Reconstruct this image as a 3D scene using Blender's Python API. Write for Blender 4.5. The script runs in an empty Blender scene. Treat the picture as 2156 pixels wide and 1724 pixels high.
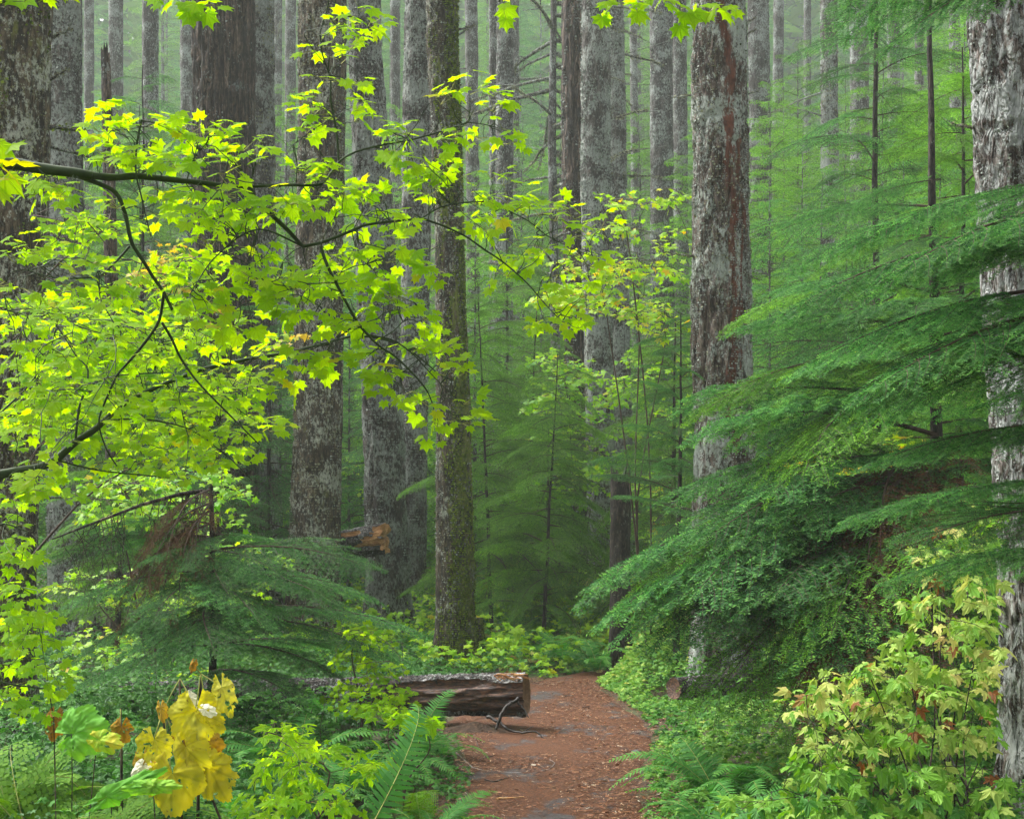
HAZE = 0.0014
import bpy, math, random
import numpy as np
from math import radians, sin, cos, pi

# ---------------------------------------------------------------- camera, light, exposure
F = 2800.0            # focal length in units of the 2156 px wide layout sketch
W, H, YH = 2156.0, 1724.0, 1130.0
CAMZ = 1.6
scene = bpy.context.scene
cam_d = bpy.data.cameras.new('camera'); cam = bpy.data.objects.new('camera', cam_d)
scene.collection.objects.link(cam); scene.camera = cam
cam.location = (0, 0, CAMZ); cam.rotation_euler = (radians(90), 0, 0)
cam_d.sensor_width = 36; cam_d.lens = F / W * 36
cam_d.shift_y = (YH - H / 2) / W
cam_d.clip_start = 0.05; cam_d.clip_end = 2000

SUN_EL, SUN_AZ = radians(52), radians(-62)      # azimuth measured from +Y towards +X
world = bpy.data.worlds.new('World'); scene.world = world; world.use_nodes = True
nt = world.node_tree; nt.nodes.clear()
wo = nt.nodes.new('ShaderNodeOutputWorld'); bg = nt.nodes.new('ShaderNodeBackground')
sky = nt.nodes.new('ShaderNodeTexSky'); sky.sky_type = 'NISHITA'; sky.sun_disc = False
sky.sun_elevation = SUN_EL; sky.sun_rotation = SUN_AZ; sky.air_density = 1.0; sky.dust_density = 6.0; sky.ozone_density = 0.6
bg.inputs['Strength'].default_value = 0.15
cloud = nt.nodes.new('ShaderNodeHueSaturation'); cloud.inputs['Saturation'].default_value = .15; cloud.inputs['Value'].default_value = 1.0   # overcast: a grey sky
nt.links.new(sky.outputs[0], cloud.inputs['Color']); nt.links.new(cloud.outputs[0], bg.inputs['Color']); nt.links.new(bg.outputs[0], wo.inputs['Surface'])
sun_d = bpy.data.lights.new('sun', 'SUN'); sun_d.energy = 1.5; sun_d.angle = radians(18); sun_d.color = (1.0, 0.97, 0.9)
sun = bpy.data.objects.new('sun', sun_d); scene.collection.objects.link(sun)
sun.rotation_euler = (radians(90) - SUN_EL, 0, pi - SUN_AZ)
scene.view_settings.view_transform = 'Standard'; scene.view_settings.look = 'None'
scene.view_settings.gamma = 1.0; scene.view_settings.exposure = 1.6
cy = scene.cycles
cy.max_bounces = 6; cy.diffuse_bounces = 4; cy.glossy_bounces = 2; cy.transmission_bounces = 3
cy.volume_bounces = 1; cy.transparent_max_bounces = 4; cy.use_denoising = True
cy.caustics_reflective = False; cy.caustics_refractive = False

rng = np.random.default_rng(7)
random.seed(7)
COL = scene.collection

def P(x, y, d):
    """point at distance d seen at layout position (x, y)"""
    return np.array([(x - W / 2) / F * d, d, CAMZ - (y - YH) / F * d])

# ---------------------------------------------------------------- numpy noise
def _hash(ix, iy, iz, seed=0):
    h = (ix.astype(np.int64) * 374761393 + iy.astype(np.int64) * 668265263 + iz.astype(np.int64) * 2147483647 + seed * 974634777) & 0xffffffff
    h = ((h ^ (h >> 13)) * 1274126177) & 0xffffffff
    h = ((h ^ (h >> 16)) * 2246822519) & 0xffffffff
    return ((h ^ (h >> 15)) & 0xffff) / 65535.0
def vnoise(x, y, z, seed=0):
    x, y, z = np.broadcast_arrays(np.asarray(x, float), np.asarray(y, float), np.asarray(z, float))
    ix, iy, iz = np.floor(x), np.floor(y), np.floor(z)
    fx, fy, fz = x - ix, y - iy, z - iz
    fx = fx * fx * (3 - 2 * fx); fy = fy * fy * (3 - 2 * fy); fz = fz * fz * (3 - 2 * fz)
    r = 0
    for a in (0, 1):
        for b in (0, 1):
            for c in (0, 1):
                w = (fx if a else 1 - fx) * (fy if b else 1 - fy) * (fz if c else 1 - fz)
                r = r + w * _hash(ix + a, iy + b, iz + c, seed)
    return r * 2 - 1
def fbm(x, y, z, o=3, seed=0):
    r, a, t = 0, 1.0, 0
    for k in range(o):
        r = r + a * vnoise(x * 2 ** k, y * 2 ** k, z * 2 ** k, seed + k * 17); t += a; a *= .5
    return r / t

def gz(x, y):
    """terrain height"""
    x = np.asarray(x, float); y = np.asarray(y, float)
    r = np.maximum(0, y - 17)
    z = 0.035 * r + 0.0006 * r * r * (r < 60) + (r >= 60) * (0.0006 * 3600 + .072 * (r - 60))
    t = (y - 62) / 7.0
    z = z + 7.0 * .42 * np.log1p(np.exp(np.clip(t, -30, 30)))
    b = np.clip((np.abs(x - path_x(y)) - .9) / 1.5, 0, 1)
    z = z + b * .10 * fbm(x * .55, y * .55, 0 * x, 2, 5) + .015 * fbm(x * 1.3, y * 1.3, 0 * x, 2, 9)
    z = z + np.clip((x - 1.2) / 4, 0, 1) * .22 * np.clip((y - 5) / 6, 0, 1)
    z = z - .012 * np.exp(-((x - path_x(y)) / .45) ** 2)
    return z
_py = np.array([-6, 0, 4, 7.5, 8.2, 9.3, 10.7, 11.7, 12.8, 13.8, 14.6, 15.4, 16.5, 18, 22, 30])
_pl = np.array([-.55, -.5, -.4, -.27, -.28, -.33, -.46, -.6, -.50, -.05, .25, .62, 1.4, 2.6, 5.0, 8.0])
_pr = np.array([.55, .55, .62, .72, .80, .95, 1.14, 1.15, 1.06, .95, .90, 1.5, 2.4, 3.7, 6.2, 9.0])
def path_x(y): return np.interp(y, _py, (_pl + _pr) / 2)

# ---------------------------------------------------------------- mesh builder
class MB:
    def __init__(s): s.v, s.f, s.m, s.t, s.u, s.n = [], [], [], [], [], 0
    def add(s, V, Fc, mat=0, tint=0.5, uv=None):
        V = np.asarray(V, np.float32).reshape(-1, 3); Fc = np.asarray(Fc, np.int64)
        if len(V) == 0 or len(Fc) == 0: return
        s.v.append(V); s.f.append((Fc + s.n, mat)); s.n += len(V)
        s.t.append(np.broadcast_to(np.asarray(tint, np.float32), (len(V),)).copy() if np.ndim(tint) < 2 else tint)
        s.u.append(np.zeros((len(V), 3), np.float32) if uv is None else np.asarray(uv, np.float32))
    def inst(s, tpl, T, X, Y, Z, S, tint=0.5, mat=0):
        """copies of template (V, F) at T with axis frames X,Y,Z (k,3) and scale S (k,) or (k,3)"""
        V, Fc = tpl; k = len(T); n = len(V)
        if k == 0: return
        S = np.asarray(S, float)
        if S.ndim == 0: S = np.full(k, float(S))
        if S.ndim == 1: S = np.repeat(S[:, None], 3, 1)
        B = np.stack([X * S[:, :1], Y * S[:, 1:2], Z * S[:, 2:3]], 1)       # k,3(axis),3
        R = np.einsum('na,kab->knb', V, B) + T[:, None, :]
        Fa = (Fc[None] + (np.arange(k) * n)[:, None, None]).reshape(-1, Fc.shape[1])
        tint = np.repeat(np.broadcast_to(np.asarray(tint, np.float32), (k,)), n)
        s.add(R.reshape(-1, 3), Fa, mat, tint, np.tile(V, (k, 1)))
    def tube(s, pts, rad, sides=6, mat=0, tint=.5, cap=True):
        pts = np.asarray(pts, float); n = len(pts); rad = np.broadcast_to(np.asarray(rad, float), (n,))
        t = np.gradient(pts, axis=0); t /= np.linalg.norm(t, axis=1)[:, None] + 1e-9
        ref = np.array([0, 0, 1.0]) if abs(t[:, 2]).mean() < .8 else np.array([1.0, 0, 0])
        a = np.cross(t, ref); a /= np.linalg.norm(a, axis=1)[:, None] + 1e-9; b = np.cross(a, t)
        th = np.arange(sides) / sides * 2 * pi
        V = pts[:, None] + rad[:, None, None] * (np.cos(th)[None, :, None] * a[:, None] + np.sin(th)[None, :, None] * b[:, None])
        i = np.arange(n - 1)[:, None] * sides; j = np.arange(sides)[None]; jn = (j + 1) % sides
        q = np.stack([i + j, i + jn, i + sides + jn, i + sides + j], -1).reshape(-1, 4)
        s.add(V.reshape(-1, 3), q, mat, tint)
        if cap:
            for e, ring in ((0, 0), (n - 1, (n - 1) * sides)):
                V2 = np.vstack([V[e], pts[e][None]]); f = np.stack([np.arange(sides), (np.arange(sides) + 1) % sides, np.full(sides, sides)], 1)
                if e == 0: f = f[:, ::-1]
                s.add(V2, f, mat, tint)
    def mesh(s, name, mats, smooth=True):
        me = bpy.data.meshes.new(name)
        V = np.concatenate(s.v); me.vertices.add(len(V)); me.vertices.foreach_set('co', V.ravel())
        lv = np.concatenate([f.ravel() for f, _ in s.f]); ls = np.concatenate([np.full(len(f), f.shape[1]) for f, _ in s.f])
        mi = np.concatenate([np.full(len(f), m) if np.ndim(m) == 0 else m for f, m in s.f])
        me.loops.add(len(lv)); me.loops.foreach_set('vertex_index', lv.astype(np.int32))
        st = np.concatenate([[0], np.cumsum(ls)[:-1]])
        me.polygons.add(len(ls)); me.polygons.foreach_set('loop_start', st.astype(np.int32))
        me.polygons.foreach_set('material_index', mi.astype(np.int32))
        me.polygons.foreach_set('use_smooth', np.full(len(ls), smooth))
        me.update(calc_edges=True)
        a = me.attributes.new('tint', 'FLOAT', 'POINT'); a.data.foreach_set('value', np.concatenate(s.t).astype(np.float32))
        a = me.attributes.new('luv', 'FLOAT_VECTOR', 'POINT'); a.data.foreach_set('vector', np.concatenate(s.u).ravel())
        for m in (mats if isinstance(mats, (list, tuple)) else [mats]): me.materials.append(m)
        return me
def link(name, me, parent=None):
    o = bpy.data.objects.new(name, me); COL.objects.link(o); o.parent = parent; return o
def tag(o, label=None, cat=None, group=None, kind=None):
    if label: o['label'] = label
    if cat: o['category'] = cat
    if group: o['group'] = group
    if kind: o['kind'] = kind
    return o
def empty(name, loc, rz=0):
    o = bpy.data.objects.new(name, None); COL.objects.link(o); o.location = loc; o.rotation_euler = (0, 0, rz); return o
def nrm(a): return a / (np.linalg.norm(a, axis=-1, keepdims=True) + 1e-9)
def frames(fwd, up):
    """right, forward, normal from forward dirs and approximate normals"""
    Y = nrm(fwd); X = nrm(np.cross(Y, up)); Z = np.cross(X, Y); return X, Y, Z

# ---------------------------------------------------------------- materials
def mat_new(name):
    m = bpy.data.materials.new(name); m.use_nodes = True; m.node_tree.nodes.clear(); return m, m.node_tree
def N(t, typ, **kw):
    n = t.nodes.new(typ)
    for k, v in kw.items():
        if k.startswith('i_'): n.inputs[k[2:].replace('_', ' ')].default_value = v
        else: setattr(n, k, v)
    return n
def ramp(t, stops, src=None, interp='LINEAR'):
    r = t.nodes.new('ShaderNodeValToRGB'); e = r.color_ramp.elements; r.color_ramp.interpolation = interp
    while len(e) < len(stops): e.new(.5)
    for k, (p, c) in enumerate(stops): e[k].position = p; e[k].color = (*c, 1) if len(c) == 3 else c
    if src is not None: t.links.new(src, r.inputs[0])
    return r
def mixc(t, fac, a, b):
    m = t.nodes.new('ShaderNodeMix'); m.data_type = 'RGBA'
    for s, k in ((fac, 0), (a, 6), (b, 7)):
        if hasattr(s, 'links'): t.links.new(s, m.inputs[k])
        else: m.inputs[k].default_value = s if k == 0 else (*s, 1)
    return m.outputs[2]
def noise(t, co, scale, detail=3, rough=.6, vec=None, dist=0):
    n = N(t, 'ShaderNodeTexNoise'); n.inputs['Scale'].default_value = scale; n.inputs['Detail'].default_value = detail
    n.inputs['Roughness'].default_value = rough; n.inputs['Distortion'].default_value = dist
    if vec is not None:
        mp = N(t, 'ShaderNodeMapping'); mp.inputs['Scale'].default_value = vec; t.links.new(co, mp.inputs[0]); t.links.new(mp.outputs[0], n.inputs['Vector'])
    else: t.links.new(co, n.inputs['Vector'])
    return n.outputs['Fac']

def foliage(name, stops, trans=.35, tcol=1.25, rough=.45, spec=.5, veins=False, objvar=.0, blotch=None):
    m, t = mat_new(name)
    out = N(t, 'ShaderNodeOutputMaterial'); at = N(t, 'ShaderNodeAttribute', attribute_name='tint')
    r = ramp(t, stops, at.outputs['Fac']); col = r.outputs[0]
    lu = N(t, 'ShaderNodeAttribute', attribute_name='luv')
    if objvar:
        oi = N(t, 'ShaderNodeObjectInfo'); hs = N(t, 'ShaderNodeHueSaturation')
        mr = N(t, 'ShaderNodeMapRange'); mr.inputs[3].default_value = 1 - objvar; mr.inputs[4].default_value = 1 + objvar
        t.links.new(oi.outputs['Random'], mr.inputs[0]); t.links.new(mr.outputs[0], hs.inputs['Value']); t.links.new(col, hs.inputs['Color']); col = hs.outputs[0]
    if blotch:
        geo = N(t, 'ShaderNodeNewGeometry')
        n = noise(t, geo.outputs['Position'], blotch[0], 3); rr = ramp(t, [(blotch[1], (0, 0, 0)), (blotch[1] + .12, (1, 1, 1))], n)
        col = mixc(t, rr.outputs[0], col, blotch[2])
    if veins:
        sx = N(t, 'ShaderNodeSeparateXYZ'); t.links.new(lu.outputs['Vector'], sx.inputs[0])
        an = N(t, 'ShaderNodeMath', operation='ARCTAN2'); t.links.new(sx.outputs[0], an.inputs[0]); t.links.new(sx.outputs[1], an.inputs[1])
        pp = N(t, 'ShaderNodeMath', operation='PINGPONG'); pp.inputs[1].default_value = radians(veins) / 2
        t.links.new(an.outputs[0], pp.inputs[0])
        ln = N(t, 'ShaderNodeVectorMath', operation='LENGTH'); t.links.new(lu.outputs['Vector'], ln.inputs[0])
        mu = N(t, 'ShaderNodeMath', operation='MULTIPLY'); t.links.new(pp.outputs[0], mu.inputs[0]); t.links.new(ln.outputs['Value'], mu.inputs[1])
        ra = ramp(t, [(0, (.42, .42, .42)), (.018, (.42, .42, .42)), (.04, (0, 0, 0))], mu.outputs[0])
        hs = N(t, 'ShaderNodeHueSaturation', i_Value=.62, i_Saturation=1.0); t.links.new(col, hs.inputs['Color'])
        col = mixc(t, ra.outputs[0], col, hs.outputs[0])
    b = N(t, 'ShaderNodeBsdfPrincipled'); b.inputs['Roughness'].default_value = rough; b.inputs['Specular IOR Level'].default_value = spec
    t.links.new(col, b.inputs['Base Color'])
    tr = N(t, 'ShaderNodeBsdfTranslucent')
    hs = N(t, 'ShaderNodeHueSaturation', i_Value=tcol, i_Saturation=1.1, i_Hue=.492); t.links.new(col, hs.inputs['Color']); t.links.new(hs.outputs[0], tr.inputs['Color'])
    mx = N(t, 'ShaderNodeMixShader'); mx.inputs[0].default_value = trans
    t.links.new(b.outputs[0], mx.inputs[1]); t.links.new(tr.outputs[0], mx.inputs[2]); t.links.new(mx.outputs[0], out.inputs[0])
    return m

def bark(name, dark, mid, light, lichen=.3, lcol=(.36, .40, .36), moss=0., mcol=(.07, .10, .015), furrow=(9, 9, 1.6), bump=.6, red=None, fine=1.0, mossdir=None, top=True):
    m, t = mat_new(name); out = N(t, 'ShaderNodeOutputMaterial'); b = N(t, 'ShaderNodeBsdfPrincipled')
    tc = N(t, 'ShaderNodeTexCoord'); co = tc.outputs['Object']
    oi = N(t, 'ShaderNodeObjectInfo'); av = N(t, 'ShaderNodeVectorMath', operation='ADD')
    sc = N(t, 'ShaderNodeMath', operation='MULTIPLY'); sc.inputs[1].default_value = 37.0; t.links.new(oi.outputs['Random'], sc.inputs[0])
    t.links.new(co, av.inputs[0]); t.links.new(sc.outputs[0], av.inputs[1]); co = av.outputs[0]
    n1 = noise(t, co, 1.0, 4, .65, vec=furrow, dist=.6)
    n2 = noise(t, co, 34 * fine, 4, .7, vec=(1, 1, .5))
    n1b = noise(t, co, 1.0, 3, .6, vec=tuple(f * 1.9 for f in furrow), dist=.4)
    crev = tuple(c * .45 for c in dark)
    base = ramp(t, [(.30, light), (.43, mid), (.485, dark), (.505, crev), (.525, dark), (.58, mid), (.70, light)], n1)
    cr2 = ramp(t, [(.44, (1, 1, 1)), (.5, (.45, .42, .4)), (.56, (1, 1, 1))], n1b)
    m0 = N(t, 'ShaderNodeMix'); m0.data_type = 'RGBA'; m0.blend_type = 'MULTIPLY'; m0.inputs[0].default_value = .9
    t.links.new(base.outputs[0], m0.inputs[6]); t.links.new(cr2.outputs[0], m0.inputs[7])
    fine_r = ramp(t, [(.35, (.38, .36, .34)), (.65, (1.45, 1.42, 1.4))], n2)
    mm = N(t, 'ShaderNodeMix'); mm.data_type = 'RGBA'; mm.blend_type = 'MULTIPLY'; mm.inputs[0].default_value = 1
    t.links.new(m0.outputs[2], mm.inputs[6]); t.links.new(fine_r.outputs[0], mm.inputs[7]); col = mm.outputs[2]
    redmask = None
    if red:
        at = N(t, 'ShaderNodeAttribute', attribute_name='tint')
        nr = noise(t, co, 1.0, 4, .7, vec=(14, 14, 5))
        ad = N(t, 'ShaderNodeMath', operation='MULTIPLY_ADD'); ad.inputs[1].default_value = 1.15; t.links.new(nr, ad.inputs[0]); t.links.new(at.outputs['Fac'], ad.inputs[2])
        sb = N(t, 'ShaderNodeMath', operation='SUBTRACT'); sb.inputs[1].default_value = .5; t.links.new(ad.outputs[0], sb.inputs[0]); rr = ramp(t, [(.58, (0, 0, 0)), (.68, (1, 1, 1))], sb.outputs[0])
        rc = ramp(t, [(.3, tuple(c * .35 for c in red)), (.7, tuple(c * 1.5 for c in red))], n2)
        redmask = (rr.outputs[0], rc.outputs[0])
    if lichen > 0:
        l1 = noise(t, co, 1.0, 7, .82, vec=(30, 30, 17)); l2 = noise(t, co, 2.6, 3, .6)
        ad = N(t, 'ShaderNodeMath', operation='MULTIPLY_ADD'); ad.inputs[1].default_value = .55; t.links.new(l2, ad.inputs[0]); t.links.new(l1, ad.inputs[2])
        th = .94 - lichen * .31
        lr = ramp(t, [(th - .02, (0, 0, 0)), (th + .05, (.9, .9, .9))], ad.outputs[0])
        lc = ramp(t, [(.3, tuple(c * .62 for c in lcol)), (.7, tuple(min(1, c * 1.25) for c in lcol))], n2)
        col = mixc(t, lr.outputs[0], col, lc.outputs[0])
    if moss > 0:
        m1 = noise(t, co, 1.0, 4, .7, vec=(5, 5, 2.2)); th = .78 - moss * .42
        ge = N(t, 'ShaderNodeNewGeometry'); src = m1
        if mossdir is not None:
            dp = N(t, 'ShaderNodeVectorMath', operation='DOT_PRODUCT'); dp.inputs[1].default_value = mossdir; t.links.new(ge.outputs['Normal'], dp.inputs[0])
            ad = N(t, 'ShaderNodeMath', operation='MULTIPLY_ADD'); ad.inputs[1].default_value = .14; t.links.new(dp.outputs['Value'], ad.inputs[0]); t.links.new(m1, ad.inputs[2]); src = ad.outputs[0]
        r1 = ramp(t, [(th, (0, 0, 0)), (th + .08, (1, 1, 1))], src)
        mc = ramp(t, [(.3, tuple(c * .55 for c in mcol)), (.7, tuple(c * 1.5 for c in mcol))], n2)
        col = mixc(t, r1.outputs[0], col, mc.outputs[0])
    if redmask: col = mixc(t, redmask[0], col, redmask[1])
    t.links.new(col, b.inputs['Base Color']); b.inputs['Roughness'].default_value = .8; b.inputs['Specular IOR Level'].default_value = .3
    hv = ramp(t, [(.40, (1, 1, 1)), (.505, (0, 0, 0)), (.61, (1, 1, 1))], n1)
    hh = N(t, 'ShaderNodeMath', operation='MULTIPLY_ADD'); hh.inputs[1].default_value = .5; t.links.new(n2, hh.inputs[0]); t.links.new(hv.outputs[0], hh.inputs[2])
    bp = N(t, 'ShaderNodeBump'); bp.inputs['Strength'].default_value = bump; bp.inputs['Distance'].default_value = .022
    t.links.new(hh.outputs[0], bp.inputs['Height']); t.links.new(bp.outputs[0], b.inputs['Normal'])
    t.links.new(b.outputs[0], out.inputs[0]); return m

def simple(name, stops, scale=8, rough=.8, vec=(1, 1, 1), bump=.4, spec=.3, dist=.02):
    m, t = mat_new(name); out = N(t, 'ShaderNodeOutputMaterial'); b = N(t, 'ShaderNodeBsdfPrincipled')
    tc = N(t, 'ShaderNodeTexCoord'); n = noise(t, tc.outputs['Object'], scale, 5, .65, vec=vec)
    r = ramp(t, stops, n); t.links.new(r.outputs[0], b.inputs['Base Color'])
    b.inputs['Roughness'].default_value = rough; b.inputs['Specular IOR Level'].default_value = spec
    bp = N(t, 'ShaderNodeBump'); bp.inputs['Strength'].default_value = bump; bp.inputs['Distance'].default_value = dist
    t.links.new(n, bp.inputs['Height']); t.links.new(bp.outputs[0], b.inputs['Normal']); t.links.new(b.outputs[0], out.inputs[0]); return m

M = {}
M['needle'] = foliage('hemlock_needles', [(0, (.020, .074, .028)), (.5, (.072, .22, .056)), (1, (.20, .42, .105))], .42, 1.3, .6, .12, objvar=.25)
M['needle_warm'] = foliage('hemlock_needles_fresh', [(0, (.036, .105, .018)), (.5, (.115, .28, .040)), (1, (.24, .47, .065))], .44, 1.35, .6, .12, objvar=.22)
M['needle_dead'] = foliage('dead_needles', [(0, (.05, .025, .01)), (1, (.13, .06, .02))], .1, 1.0, .8, .2)
M['maple'] = foliage('vine_maple_leaves', [(0, (.12, .31, .008)), (.4, (.25, .455, .005)), (.9, (.32, .50, .005)), (1, (.46, .46, .01))], .67, 1.45, .6, .12, veins=40)
M['maple_far'] = foliage('distant_maple_leaves', [(0, (.09, .30, .02)), (.5, (.26, .50, .015)), (.8, (.40, .56, .02)), (1, (.62, .44, .03))], .5, 1.3, .5, .3)
M['yellow'] = foliage('yellow_leaves', [(0, (.44, .34, .02)), (.5, (.54, .50, .03)), (1, (.60, .58, .14))], .45, 1.2, .9, .05, veins=36, blotch=(34, .64, (.22, .12, .03)))
M['bush'] = foliage('bramble_leaves', [(0, (.05, .19, .02)), (.4, (.18, .38, .035)), (.75, (.40, .50, .11)), (.93, (.55, .52, .15)), (1, (.24, .09, .02))], .38, 1.2, .55, .22, veins=52)
M['fern'] = foliage('fern_fronds', [(0, (.02, .095, .02)), (.5, (.065, .235, .04)), (1, (.18, .40, .05))], .36, 1.3, .6, .18)
M['ladyfern'] = foliage('pale_fern_fronds', [(0, (.05, .15, .012)), (.6, (.14, .28, .025)), (1, (.42, .42, .12))], .4, 1.2, .7, .1)
M['cover'] = foliage('low_leaves', [(0, (.014, .07, .012)), (.45, (.065, .22, .026)), (.85, (.22, .40, .05)), (1, (.48, .50, .13))], .35, 1.25, .55, .22)
M['moss'] = foliage('moss_tufts', [(0, (.03, .05, .006)), (.6, (.10, .155, .012)), (1, (.21, .28, .025))], .2, 1.2, .8, .1)
M['lichen'] = foliage('lichen_flakes', [(0, (.13, .15, .13)), (.6, (.25, .28, .25)), (1, (.38, .42, .37))], .1, 1.0, .8, .1)
M['lichen_olive'] = foliage('olive_lichen_flakes', [(0, (.10, .10, .05)), (.6, (.22, .22, .13)), (1, (.36, .38, .28))], .1, 1.0, .8, .1)
M['twig'] = simple('dark_twig', [(.3, (.025, .016, .011)), (.7, (.08, .05, .035))], 30)
M['greenstem'] = simple('green_maple_stem', [(.3, (.008, .018, .005)), (.7, (.03, .055, .010))], 14, .65, (1, 1, 1), .3, .25, .003)
M['petiole'] = simple('pale_leaf_stalk', [(.3, (.16, .20, .04)), (.7, (.34, .34, .09))], 20)
M['bark_brown'] = bark('furrowed_brown_bark', (.020, .013, .009), (.088, .060, .044), (.20, .150, .118), .14, (.27, .30, .28), 0, furrow=(12, 12, 1.3), bump=1.0)
M['bark_grey'] = bark('grey_lichen_bark', (0.025, 0.019, 0.016), (0.066, 0.053, 0.045), (0.111, 0.098, 0.088), .56, (.27, .30, .27), .16, furrow=(12, 12, 2.4))
M['bark_olive'] = bark('olive_mossy_bark', (0.023, 0.017, 0.009), (0.077, 0.057, 0.032), (0.130, 0.104, 0.065), .38, (.36, .38, .31), .38, (.10, .105, .022), furrow=(12, 12, 2.2))
M['bark_moss'] = bark('green_mossy_bark', (0.018, 0.014, 0.007), (0.061, 0.047, 0.025), (0.108, 0.090, 0.054), .30, (.34, .37, .30), .55, (.10, .12, .016), furrow=(12, 12, 2.2), mossdir=(.9, 0, 0))
M['bark_red'] = bark('lichen_bark_with_red_streak', (0.031, 0.019, 0.012), (0.092, 0.067, 0.052), (0.165, 0.141, 0.122), .50, (.32, .36, .32), .08, furrow=(10, 10, 1.8), red=(.085, .026, .012))
M['bark_white'] = bark('pale_flaky_bark', (0.031, 0.020, 0.014), (0.107, 0.089, 0.076), (0.187, 0.179, 0.170), .56, (.29, .31, .295), .04, furrow=(9, 9, 2.6), bump=1.0)
M['bark_far'] = bark('distant_grey_bark', (0.027, 0.022, 0.020), (0.071, 0.062, 0.057), (0.113, 0.108, 0.103), .45, (.26, .29, .27), .10, furrow=(9, 9, 1.8), bump=.4)
M['bark_dark'] = bark('dark_sapling_bark', (.012, .009, .007), (.035, .026, .02), (.07, .055, .045), .10, (.2, .22, .18), .1, furrow=(20, 20, 5), bump=.4)
# ---------------------------------------------------------------- ground, path
def grid_mesh(xs, ys, hf, name, mat, tint=None):
    X, Y = np.meshgrid(xs, ys); Z = hf(X, Y); nx, ny = len(xs), len(ys)
    i = np.arange(ny - 1)[:, None] * nx + np.arange(nx - 1)[None]
    q = np.stack([i, i + 1, i + nx + 1, i + nx], -1).reshape(-1, 4)
    b = MB(); b.add(np.stack([X, Y, Z], -1).reshape(-1, 3), q, 0, 0.5); return b.mesh(name, mat)
def mat_ground():
    m, t = mat_new('forest_floor'); out = N(t, 'ShaderNodeOutputMaterial'); b = N(t, 'ShaderNodeBsdfPrincipled')
    co = N(t, 'ShaderNodeNewGeometry').outputs['Position']
    n1 = noise(t, co, 14, 6, .75); n2 = noise(t, co, 1.1, 3, .6)
    a = ramp(t, [(.3, (.012, .009, .006)), (.5, (.055, .034, .018)), (.68, (.12, .075, .035))], n1)
    g = ramp(t, [(.3, (.015, .025, .006)), (.65, (.07, .10, .02))], n1)
    r = ramp(t, [(.42, (0, 0, 0)), (.56, (1, 1, 1))], n2)
    t.links.new(mixc(t, r.outputs[0], a.outputs[0], g.outputs[0]), b.inputs['Base Color']); b.inputs['Roughness'].default_value = .85
    bp = N(t, 'ShaderNodeBump'); bp.inputs['Distance'].default_value = .03; t.links.new(n1, bp.inputs['Height']); t.links.new(bp.outputs[0], b.inputs['Normal'])
    t.links.new(b.outputs[0], out.inputs[0]); return m
def mat_path():
    m, t = mat_new('needle_covered_dirt'); out = N(t, 'ShaderNodeOutputMaterial'); b = N(t, 'ShaderNodeBsdfPrincipled')
    co = N(t, 'ShaderNodeNewGeometry').outputs['Position']
    n1 = noise(t, co, 60, 5, .8); n2 = noise(t, co, 1.9, 4, .62, vec=(1, .55, 1)); n3 = noise(t, co, 7, 4, .7)
    a = ramp(t, [(.3, (.025, .009, .005)), (.48, (.074, .026, .009)), (.6, (.14, .053, .018)), (.75, (.26, .125, .052))], n1)
    g = ramp(t, [(.3, (.022, .018, .018)), (.7, (.075, .064, .062))], n1)
    ad = N(t, 'ShaderNodeMath', operation='MULTIPLY_ADD'); ad.inputs[1].default_value = .25; t.links.new(n3, ad.inputs[0]); t.links.new(n2, ad.inputs[2])
    r = ramp(t, [(.665, (0, 0, 0)), (.74, (1, 1, 1))], ad.outputs[0])
    t.links.new(mixc(t, r.outputs[0], a.outputs[0], g.outputs[0]), b.inputs['Base Color'])
    rr = ramp(t, [(.69, (.8, .8, .8)), (.79, (.42, .42, .42))], ad.outputs[0]); t.links.new(rr.outputs[0], b.inputs['Roughness']); b.inputs['Specular IOR Level'].default_value = .25
    bp = N(t, 'ShaderNodeBump'); bp.inputs['Distance'].default_value = .012; bp.inputs['Strength'].default_value = .8
    t.links.new(n1, bp.inputs['Height']); t.links.new(bp.outputs[0], b.inputs['Normal']); t.links.new(b.outputs[0], out.inputs[0]); return m
_M_ground = mat_ground()
xs = np.unique(np.concatenate([np.arange(-120, -9, 1.5), np.arange(-9, 9, .09), np.arange(9, 121, 1.5)]))
ys = np.unique(np.concatenate([np.arange(-30, 0, 1.5), np.arange(0, 30, .11), np.arange(30, 62, .8), np.arange(62, 190, 2.2)]))
g = link('ground', grid_mesh(xs, ys, gz, 'ground', _M_ground)); tag(g, kind='structure')
# path sheet following its two edges
yy = np.arange(-6, 22, .05); uu = np.linspace(0, 1, 34)
L_ = np.interp(yy, _py, _pl) + .07 * fbm(yy * 1.7, 0 * yy, 0 * yy, 3, 3); R_ = np.interp(yy, _py, _pr) + .07 * fbm(yy * 1.7, 0 * yy + 9, 0 * yy, 3, 4)
PX = L_[:, None] * (1 - uu) + R_[:, None] * uu; PY = np.repeat(yy[:, None], len(uu), 1)
edge = np.minimum(uu, 1 - uu)[None]
PZ = gz(PX, PY) + .016 - .03 * np.clip(1 - edge / .04, 0, 1) + .012 * fbm(PX * 3, PY * 3, 0, 3, 21)
i = np.arange(len(yy) - 1)[:, None] * len(uu) + np.arange(len(uu) - 1)[None]
b = MB(); b.add(np.stack([PX, PY, PZ], -1).reshape(-1, 3), np.stack([i, i + 1, i + len(uu) + 1, i + len(uu)], -1).reshape(-1, 4))
tag(link('path', b.mesh('path', mat_path())), kind='structure')
def pz(x, y): return float(gz(x, y)) + .016
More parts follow.
